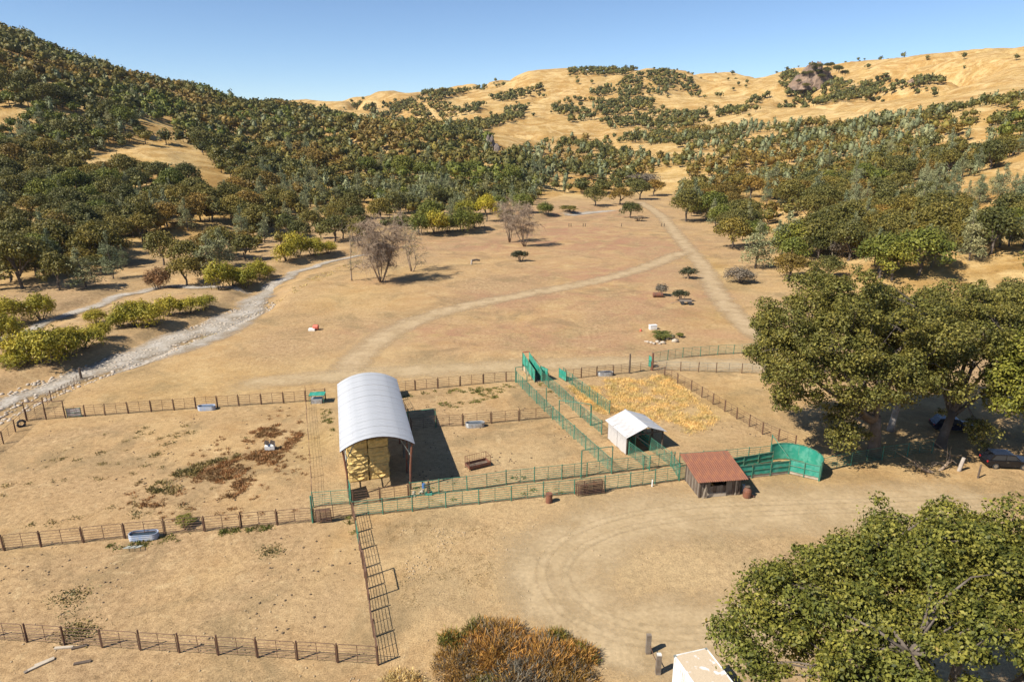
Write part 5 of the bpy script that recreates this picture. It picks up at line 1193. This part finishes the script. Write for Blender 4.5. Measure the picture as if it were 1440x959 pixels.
link('ramp_base', MB().prism([(L * .55, -.2), (L * .98, -.2), (L * .98, .8), (L * .55, .35)], -.4, .4, 'y').mesh('ramp_base', M['dust_roof']), t, mat=m_)
leaf_gate(760, 531, 770, 536, 1.9, 'solid green gate at the foot of the loading chute')
leaf_gate(786, 531, 796, 537, 1.5, 'faded green sheet panel at the head of the right alley fence')

# ------------------------------------------------------------------ troughs, feeders and other gear
def trough(px, py, L, W_, h, rz, mat, label, water=True):
    t = thing('stock_trough', label, 'trough', on(px, py), rz); o_ = [(math.copysign(L / 2 - W_ / 2, math.cos(a)) + W_ / 2 * math.cos(a), W_ / 2 * math.sin(a)) for a in [2 * math.pi * (k + .5) / 20 for k in range(20)]]
    n_ = 20; vs = [(x, y, z) for z in (0, h) for x, y in o_] + [(x * .95, y * .9, z) for z in (h, .06) for x, y in o_]; fs = [tuple(range(n_))[::-1]]
    for r_ in range(3): fs += [(r_ * n_ + k, r_ * n_ + (k + 1) % n_, (r_ + 1) * n_ + (k + 1) % n_, (r_ + 1) * n_ + k) for k in range(n_)]
    fs.append(tuple(range(3 * n_, 4 * n_))); link('tank', MB().add(vs, fs).mesh('tank', M[mat]), t)
    link('rim', MB().tube([(x, y, h) for x, y in o_] + [(*o_[0], h)], .025, 5, caps=False).mesh('rim', M[mat]), t)
    for z in (h * .35, h * .65): link('rib', MB().tube([(x * 1.004, y * 1.01, z) for x, y in o_] + [(o_[0][0] * 1.004, o_[0][1] * 1.01, z)], .018, 4, caps=False).mesh('rib', M[mat]), t)
    if water: link('water', MB().prism([(x * .94, y * .88) for x, y in o_], h * .62, h * .68).mesh('water', M['water']), t)
    return t
trough(203, 757, 2.6, .95, .62, .13, 'trough_blue', 'long blue-grey trough at the rusty left fence')
trough(291, 576, 2.3, .9, .6, .1, 'trough_blue', 'small blue-grey trough at the back left fence')
trough(668, 600, 2.4, .9, .62, .12, 'trough_steel', 'galvanised steel trough at the fence between the right pens')
trough(851, 528, 2.4, .9, .6, .05, 'trough_steel', 'pale steel trough at the back fence near the tall dark post')
g = link('panel', GATE['grey'], None); p = on(180, 768); g.location = p + Vector((0, 0, .05)); g.rotation_euler = (math.radians(68), 0, .1); g.scale = (.5, 1, .75); tag(g, 'loose pipe panel leaning at the blue-grey trough', 'panel')
t = thing('water_box', 'green lidded concrete water box beside the wire fence end', 'water box', on(446, 566), .1); link('tub', MB().box((0, 0, .35), (1.5, .9, .7)).mesh('tub', M['trough_steel']), t); link('lid', MB().box((.1, .05, 1.28), (2.1, 1.4, .06)).mesh('lid', M['sheet_green']), t)
for x in (-.85, 1.0):
    for y in (-.5, .6): link('leg', MB().tube([(x, y, -.2), (x, y, 1.26)], .04, 5).mesh('leg', M['pipe_green']), t)
def hay_feeder(px, py, label, rz, L=2.6, W_=1.15):
    t = thing('hay_feeder', label, 'feeder', on(px, py), rz)
    for y in (-W_ / 2, W_ / 2): link('side_board', MB().box((0, y, .38), (L, .05, .36)).mesh('side_board', M['rust']), t)
    for x in (-L / 2 + .03, L / 2 - .03): link('end_board', MB().box((x, 0, .38), (.05, W_ - .06, .36)).mesh('end_board', M['rust']), t)
    link('floor', MB().box((0, 0, .24), (L - .12, W_ - .1, .04)).mesh('floor', M['wood_dark']), t)
    for x in (-L / 2, L / 2):
        for y in (-W_ / 2, W_ / 2): link('leg', MB().tube([(x, y, -.1), (x, y, 1.35)], .035, 5).mesh('leg', M['rust']), t)
    link('top_rail', MB().tube([(-L / 2, -W_ / 2, 1.35), (L / 2, -W_ / 2, 1.35), (L / 2, W_ / 2, 1.35), (-L / 2, W_ / 2, 1.35), (-L / 2, -W_ / 2, 1.35)], .025, 5).mesh('top_rail', M['rust']), t)
    for k in range(1, 9): link('bar', MB().tube([(-L / 2 + k * L / 9, W_ / 2, .5), (-L / 2 + k * L / 9, W_ / 2, 1.35)], .015, 4).mesh('bar', M['rust']), t)
    for k in range(1, 4):
        for x in (-L / 2, L / 2): link('bar', MB().tube([(x, -W_ / 2 + k * W_ / 4, .5), (x, -W_ / 2 + k * W_ / 4, 1.35)], .015, 4).mesh('bar', M['rust']), t)
    return t
hay_feeder(672, 656, 'rusty barred hay feeder standing in the pen right of the barn', math.radians(28))
t = thing('mineral_feeder', 'small dark feeder with slanted lids alone in the left pen', 'feeder', on(380, 632), .2)
link('bin', MB().box((0, 0, .35), (1.1, .8, .5)).mesh('bin', M['white_paint']), t)
for x in (-.32, .32): link('lid', MB().box((x, 0, .9), (.55, 1.0, .05), 0, 0, Matrix.Rotation(.5, 4, 'Y')).mesh('lid', M['wood_dark']), t)
for x in (-.5, .5): link('runner', MB().box((x, 0, .06), (.1, 1.1, .12)).mesh('runner', M['wood_grey']), t)
# bundle of spare panels leaning on the green fence
a, b_ = on(809, 697), on(848, 692); t = thing('panel_bundle', 'bundle of rusty spare panels stacked against the green fence', 'panels', a, 0); m_, L = frame_mat(Vector(), b_ - a)
spare = panel_mesh('pipe_rust', [.2, .38, .56, .74, .92, 1.1, 1.28], 1.5, 2, .03)
for k in range(3): link('panel', spare, t, mat=m_ @ Matrix.Translation((R.uniform(-.1, .1), -.35 + k * .2, .02)) @ Matrix.Rotation(-.06, 4, 'X') @ Matrix.Diagonal((L / 3.0, 1, 1, 1)))
# panels leaning at the barn corner of the left fence
a, b_ = on(445, 733), on(468, 731); t = thing('panel_bundle', 'upright rusty spare panels leaning by the tall green corner post', 'panels', a, 0); m_, L = frame_mat(Vector(), b_ - a)
for k in range(3): link('panel', spare, t, mat=m_ @ Matrix.Translation((R.uniform(-.1, .1), -.2 - k * .12, .02)) @ Matrix.Rotation(.12, 4, 'X') @ Matrix.Diagonal((L / 3.0, 1, 1, 1)))
single_post(440, 735, 2.9, .09, 'pipe_green', 'tall green corner post where wire fence meets the left fence')
# old gate posts at the bottom, joined by a pipe
t = thing('hitching_posts', 'pair of old wooden posts joined by a thin pipe near the white container', 'posts', on(911, 918)); v = on(925, 947) - t.location
link('post', MB().box((0, 0, .65), (.34, .3, 1.9)).mesh('post', M['wood_grey']), t); link('post', MB().box((v.x, v.y, .65), (.34, .3, 1.9)).mesh('post', M['wood_grey']), t)
link('cap', MB().box((v.x, v.y, 1.64), (.3, .26, .08)).mesh('cap', M['white_paint']), t); link('rail', MB().tube([(.1, 0, .75), (v.x * .5, v.y * .5, .72), (v.x, v.y, .75)], .035, 6).mesh('rail', M['pipe_rust']), t)
# white container, roof dusted with soil
k1 = at(948, 922, 2.6); k3 = at(974, 959, 2.6); rz = math.atan2(k3.x - k1.x, k1.y - k3.y); cw = 2.44; cl = 6.06
t = thing('shipping_container', 'white ribbed container with dusty roof at the lower edge', 'container', (k1.x, k1.y, Hs(k1.x, k1.y)), rz)
def ribbed(L, h, n_, mb, f):
    for k in range(n_): x0 = k * L / n_; f(mb, x0, L / n_)
wl_ = MB().box((0 + .03, -cl / 2, 1.3), (.04, cl - .1, 2.5))
for k in range(24): wl_.box((-.015, -.14 - k * (cl - .2) / 24, 1.3), (.05, .13, 2.4))
link('left_wall', wl_.mesh('left_wall', M['white_paint']), t)
wr = MB().box((cw - .03, -cl / 2, 1.3), (.04, cl - .1, 2.5))
for k in range(24): wr.box((cw + .015, -.14 - k * (cl - .2) / 24, 1.3), (.05, .13, 2.4))
link('right_wall', wr.mesh('right_wall', M['white_paint']), t)
wb = MB().box((cw / 2, -.03, 1.3), (cw - .1, .04, 2.5))
for k in range(9): wb.box((.2 + k * (cw - .4) / 8, .01, 1.3), (.13, .05, 2.4))
link('end_wall', wb.mesh('end_wall', M['white_paint']), t); link('door', MB().box((cw / 2, -cl + .03, 1.3), (cw - .1, .05, 2.45)).mesh('door', M['white_paint']), t)
link('roof', MB().box((cw / 2, -cl / 2, 2.575), (cw - .06, cl - .06, .04)).mesh('roof', M['dust_roof']), t)
for x in (0.02, cw - .02): link('roof_rail', MB().box((x, -cl / 2, 2.57), (.09, cl, .09)).mesh('roof_rail', M['white_paint']), t)
for y in (-.02, -cl + .02): link('roof_rail', MB().box((cw / 2, y, 2.572), (cw - .1, .09, .09)).mesh('roof_rail', M['white_paint']), t)
for x in (0.05, cw - .05):
    for y in (-.05, -cl + .05): link('corner_casting', MB().box((x, y, 2.56), (.18, .18, .12)).mesh('corner_casting', M['pipe_grey']), t)
# red and white tank on the meadow
t = thing('small_tank', 'small red and white tank lying alone on the meadow', 'tank', on(444, 464)); link('body', MB().tube([(-.5, 0, .55), (-.4, 0, .55), (.5, 0, .55), (.6, 0, .55)], [.3, .5, .5, .3], 12).mesh('body', M['red_plastic']), t); link('cradle', MB().box((-.6, -.35, .2), (1.2, .8, .4)).mesh('cradle', M['white_paint']), t)
# junk by the bushes
t = thing('rusty_tank', 'rusty cylinder tank lying by the small grey bush', 'tank', on(925, 418)); link('shell', MB().tube([(-1.15, 0, .55), (-1.05, 0, .55), (1.05, 0, .55), (1.15, 0, .55)], [.4, .55, .55, .4], 14).mesh('shell', M['rust']), t)
for x in (-.7, .7): link('band', MB().tube([(x - .04, 0, .55), (x + .04, 0, .55)], .58, 14).mesh('band', M['wood_dark']), t)
t = thing('cart_wreck', 'wrecked old cart beside the green meadow bush', 'cart', on(964, 428), -.1); link('bed', MB().box((0, 0, .75), (2.6, 1.3, .14)).mesh('bed', M['wood_grey']), t); link('side', MB().box((0, .62, 1.0), (2.6, .06, .4)).mesh('side', M['wood_dark']), t); link('shaft', MB().tube([(-1.3, 0, .7), (-3.2, -.2, .15)], .06, 5).mesh('shaft', M['wood_grey']), t)
for x in (-.75, .85):
    for y in (-.75, .75): link('wheel', MB().tube([(x, y - .06, .42), (x, y + .06, .42)], .42, 14).mesh('wheel', M['tyre']), t)
tag(link('white_box', MB().box((0, 0, .4), (1.4, .8, .8)).box((0, 0, .83), (1.5, .9, .06)).mesh('white_box', M['white_paint']), None, on(918, 463), .2), 'white box on the meadow behind the yellow-green bush', 'box')
tag(link('red_can', MB().tube([(0, 0, 0), (0, 0, .35), (0, 0, .45)], [.2, .2, .08], 9).mesh('red_can', M['red_plastic']), None, on(901, 466)), 'tiny red can left of the white meadow box', 'can')
rngs = np.random.default_rng(9)
for k, (px, py, s_) in enumerate([(911, 482, .42), (916, 483, .38), (920, 484, .4), (925, 482, .45), (928, 484, .35), (932, 483, .5), (945, 474, .6), (949, 481, .65), (938, 477, .4), (908, 481, .3)]):
    v, f = core_blob(rngs, (0, 0, 0), s_, s_ * .65, 0); tag(link('boulder', mesh_np('boulder', v, [(f, 0)], [M['stone']]), None, on(px, py, s_ * .3)), (f'pale stone in the ring at the yellow-green bush, {NTH[(1, 2, 3, 4, 5, 6, 0, 0, 7, 0)[k]]}' if k not in (6, 7) else ('flat pale boulder right of the yellow-green bush', 'pale boulder nearest the fence right of the stone ring')[k - 6]), 'stone', 'stones ringing the yellow-green bush' if k not in (6, 7) else None)
t = thing('fallen_log', 'dark stump and log lying in the meadow right of the bare tree', 'log', on(663, 372)); link('stump', MB().tube([(0, 0, -.2), (.05, 0, .8), (.1, 0, 1.3)], [.3, .25, .2], 8).mesh('stump', M['bark_pale']), t); link('log', MB().tube([(.1, .2, 1.1), (1.4, .6, 1.25), (2.4, .8, 1.0)], [.3, .3, .22], 8).mesh('log', M['wood_dark']), t)
for k, (px, py, L, a_, lb, mt) in enumerate([(90, 911, 1.3, .1, 'pale board lying under the lower left fence', 'wood_pale'), (112, 910, 1.0, .4, 'dark board lying under the lower left fence', 'wood_dark'), (116, 932, 1.1, .3, 'dark plank lying alone below the lower left fence', 'wood_dark'), (58, 935, 1.6, .8, 'pale plank in the loose pile at the lower left', 'wood_pale'), (50, 938, 1.4, .95, 'grey plank in the loose pile at the lower left', 'wood_grey'), (63, 931, 1.2, .7, 'short pale plank in the loose pile at the lower left', 'wood_pale')]):
    tag(link('board', MB().box((0, 0, .07), (L, .22, .09)).mesh('board', M[mt]), None, on(px, py), a_), lb, 'board')
tag(link('tyre', MB().tube([(math.cos(a) * .42, 0, .45 + math.sin(a) * .42) for a in [k * .4488 for k in range(15)]], .15, 7, caps=False).mesh('tyre', M['tyre']), None, on(31, 600), .9), 'dark tyre leaning at the back left gate post', 'tyre')

# ------------------------------------------------------------------ rocks on the hills
def crag(name, label, p, rx, ry, h, seed, mat='rock', n_=9):
    rng = np.random.default_rng(seed); t = thing(name, label, 'rock', p - Vector((0, 0, h * .15)))
    for k in range(n_):
        th = k * 2.4; q = math.sqrt((k + .2) / n_); c = (math.cos(th) * q * rx * .7, math.sin(th) * q * ry * .7); hh = h * (1 - .55 * q * q) * rng.uniform(.75, 1.1); vs, fs = [], []; m2 = 9
        rr = rx * rng.uniform(.2, .36); prof = [(0, 1.15), (.35, 1.05), (.62, .85), (.85, .6), (1.0, .22)]
        for z, f in prof:
            for a in range(m2): w = rr * f * rng.uniform(.75, 1.15); vs.append((c[0] + w * math.cos(a * 6.283 / m2), c[1] + w * .8 * math.sin(a * 6.283 / m2), hh * z * rng.uniform(.93, 1.05)))
        for r_ in range(4): fs += [(r_ * m2 + a, r_ * m2 + (a + 1) % m2, (r_ + 1) * m2 + (a + 1) % m2, (r_ + 1) * m2 + a) for a in range(m2)]
        fs.append(tuple(range(4 * m2, 5 * m2))); link('buttress', MB().add(vs, fs).mesh('buttress', M[mat]), t)
    return t
q = on(1145, 122); crag('rock_outcrop', 'big brown rocky knob on the skyline at right', q, 40, 26, 40, 5, 'rock', 22)
kn = []
for k in range(20):
    a_ = R.uniform(2.6, 6.8); f = R.uniform(.25, 1.05); zt = 34 * (1 - .6 * f * f) * R.uniform(.1, .9) if k > 8 else 34 * (1 - .4 * f * f)
    kn.append(q + Vector((math.cos(a_) * 40 * f, -abs(math.sin(a_)) * 20 * f - 10, zt - 6)))
for k, p in enumerate(sorted(kn, key=lambda p: p.x / p.y)):
    plant_tree('oak_tree', f'dark oak clinging to the rocky skyline knob, {NTH[k]}', 'tree', 'oak', 'oak_dark', p, R.uniform(4, 7), R.uniform(6, 9), 'oaks on the rocky knob')
crag('rock_outcrop', 'dark rock face at the tip of the left wooded spur', on(690, 212), 9, 7, 15, 6, 'rock_dark', 6)
crag('rock_outcrop', 'dark cliff between the trees below the left golden clearing', on(343, 298), 4.5, 4, 10, 7, 'rock_dark', 6)
crag('rock_outcrop', 'small grey rocks on the far slope right of the knob', on(1290, 116), 14, 9, 9, 8, 'rock', 5)

# ------------------------------------------------------------------ parked cars in the oak shade
def car(label, p, rz, paint, suv=True, name='parked_car'):
    t = thing(name, label, 'car', p, rz); L, W_ = (4.7, 1.85); top = 1.72 if suv else 1.48
    low = [(-2.3, .38), (-2.35, .62), (-2.28, .92), (-1.25, 1.02), (2.2, 1.02), (2.34, .85), (2.34, .42), (2.2, .3), (1.9, .3), (1.75, .62), (1.45, .72), (1.15, .62), (1.0, .3), (-1.05, .3), (-1.2, .62), (-1.5, .72), (-1.8, .62), (-1.95, .3)]
    link('body', MB().prism(low, -W_ / 2, W_ / 2, 'y').mesh('body', M[paint]), t)
    cab = [(-1.2, 1.0), (-.45, top - .04), (-.1, top), (1.7 if suv else 1.1, top - .02), (2.15, 1.0)]
    link('cabin', MB().prism(cab, -W_ / 2 + .14, W_ / 2 - .14, 'y').mesh('cabin', M[paint]), t)
    for sy in (-1, 1):
        y = sy * (W_ / 2 - .13)
        link('side_window', MB().prism([(-.95, 1.06), (-.42, top - .14), (.4, top - .12), (.4, 1.06)], y - .008, y + .008, 'y').mesh('side_window', M['glass']), t)
        link('side_window', MB().prism([(.5, 1.06), (.5, top - .12), (1.55 if suv else 1.05, top - .13), (1.9, 1.06)], y - .008, y + .008, 'y').mesh('side_window', M['glass']), t)
        link('mirror', MB().box((-.85, sy * (W_ / 2 + .08), 1.08), (.12, .18, .14)).mesh('mirror', M[paint]), t)
        link('door_handle', MB().box((.3, sy * (W_ / 2 + .01), .88), (.2, .03, .04)).mesh('door_handle', M['chrome']), t)
        link('headlight', MB().box((-2.29, sy * .68, .78), (.08, .36, .16)).mesh('headlight', M['lamp_clear']), t); link('tail_light', MB().box((2.33, sy * .74, .86), (.06, .22, .2)).mesh('tail_light', M['lamp_red']), t)
        for x in (-1.5, 1.45):
            w = link('wheel', MB().tube([(x, sy * (W_ / 2 - .2), .34), (x, sy * (W_ / 2 - .0), .34)], .34, 18).mesh('wheel', M['tyre']), t); link('rim', MB().tube([(x, sy * (W_ / 2 - .02), .34), (x, sy * (W_ / 2 + .015), .34)], .21, 12).mesh('rim', M['chrome']), w)
    link('windscreen', MB().add([(-1.13, -.68, 1.07), (-1.13, .68, 1.07), (-.52, .62, top - .1), (-.52, -.62, top - .1), (-1.1, -.68, 1.03), (-1.1, .68, 1.03), (-.48, .62, top - .14), (-.48, -.62, top - .14)], [(0, 1, 2, 3), (7, 6, 5, 4), (0, 4, 5, 1), (1, 5, 6, 2), (2, 6, 7, 3), (3, 7, 4, 0)]).mesh('windscreen', M['glass']), t)
    link('grille', MB().box((-2.33, 0, .62), (.04, .8, .16)).mesh('grille', M['black']), t); return t
car('dark blue car parked in the shade behind the oak trunks', on(1337, 604), math.radians(170), 'car_blue')
car('black car parked in the shade at the right edge', on(1412, 655), math.radians(175), 'car_black')

# ------------------------------------------------------------------ air over the valley
m = bpy.data.materials.new('haze'); m.use_nodes = True; n = m.node_tree.nodes; l = m.node_tree.links
n.remove(n['Principled BSDF']); pv = n.new('ShaderNodeVolumePrincipled'); pv.inputs['Color'].default_value = (0.80, 0.88, 1.0, 1)
pv.inputs['Density'].default_value = 0.000028; pv.inputs['Anisotropy'].default_value = 0.1
l.new(pv.outputs[0], n['Material Output'].inputs['Volume'])
zlo, zhi = float(GZ.min()) - 2, max(float(GZ.max()), CAM_H) + 45
tag(kind(link('haze', MB().box((0, 1315, (zlo + zhi) / 2), (6400, 2900, zhi - zlo)).mesh('haze', m)), 'stuff'), 'thin pale haze filling the valley air', 'haze')
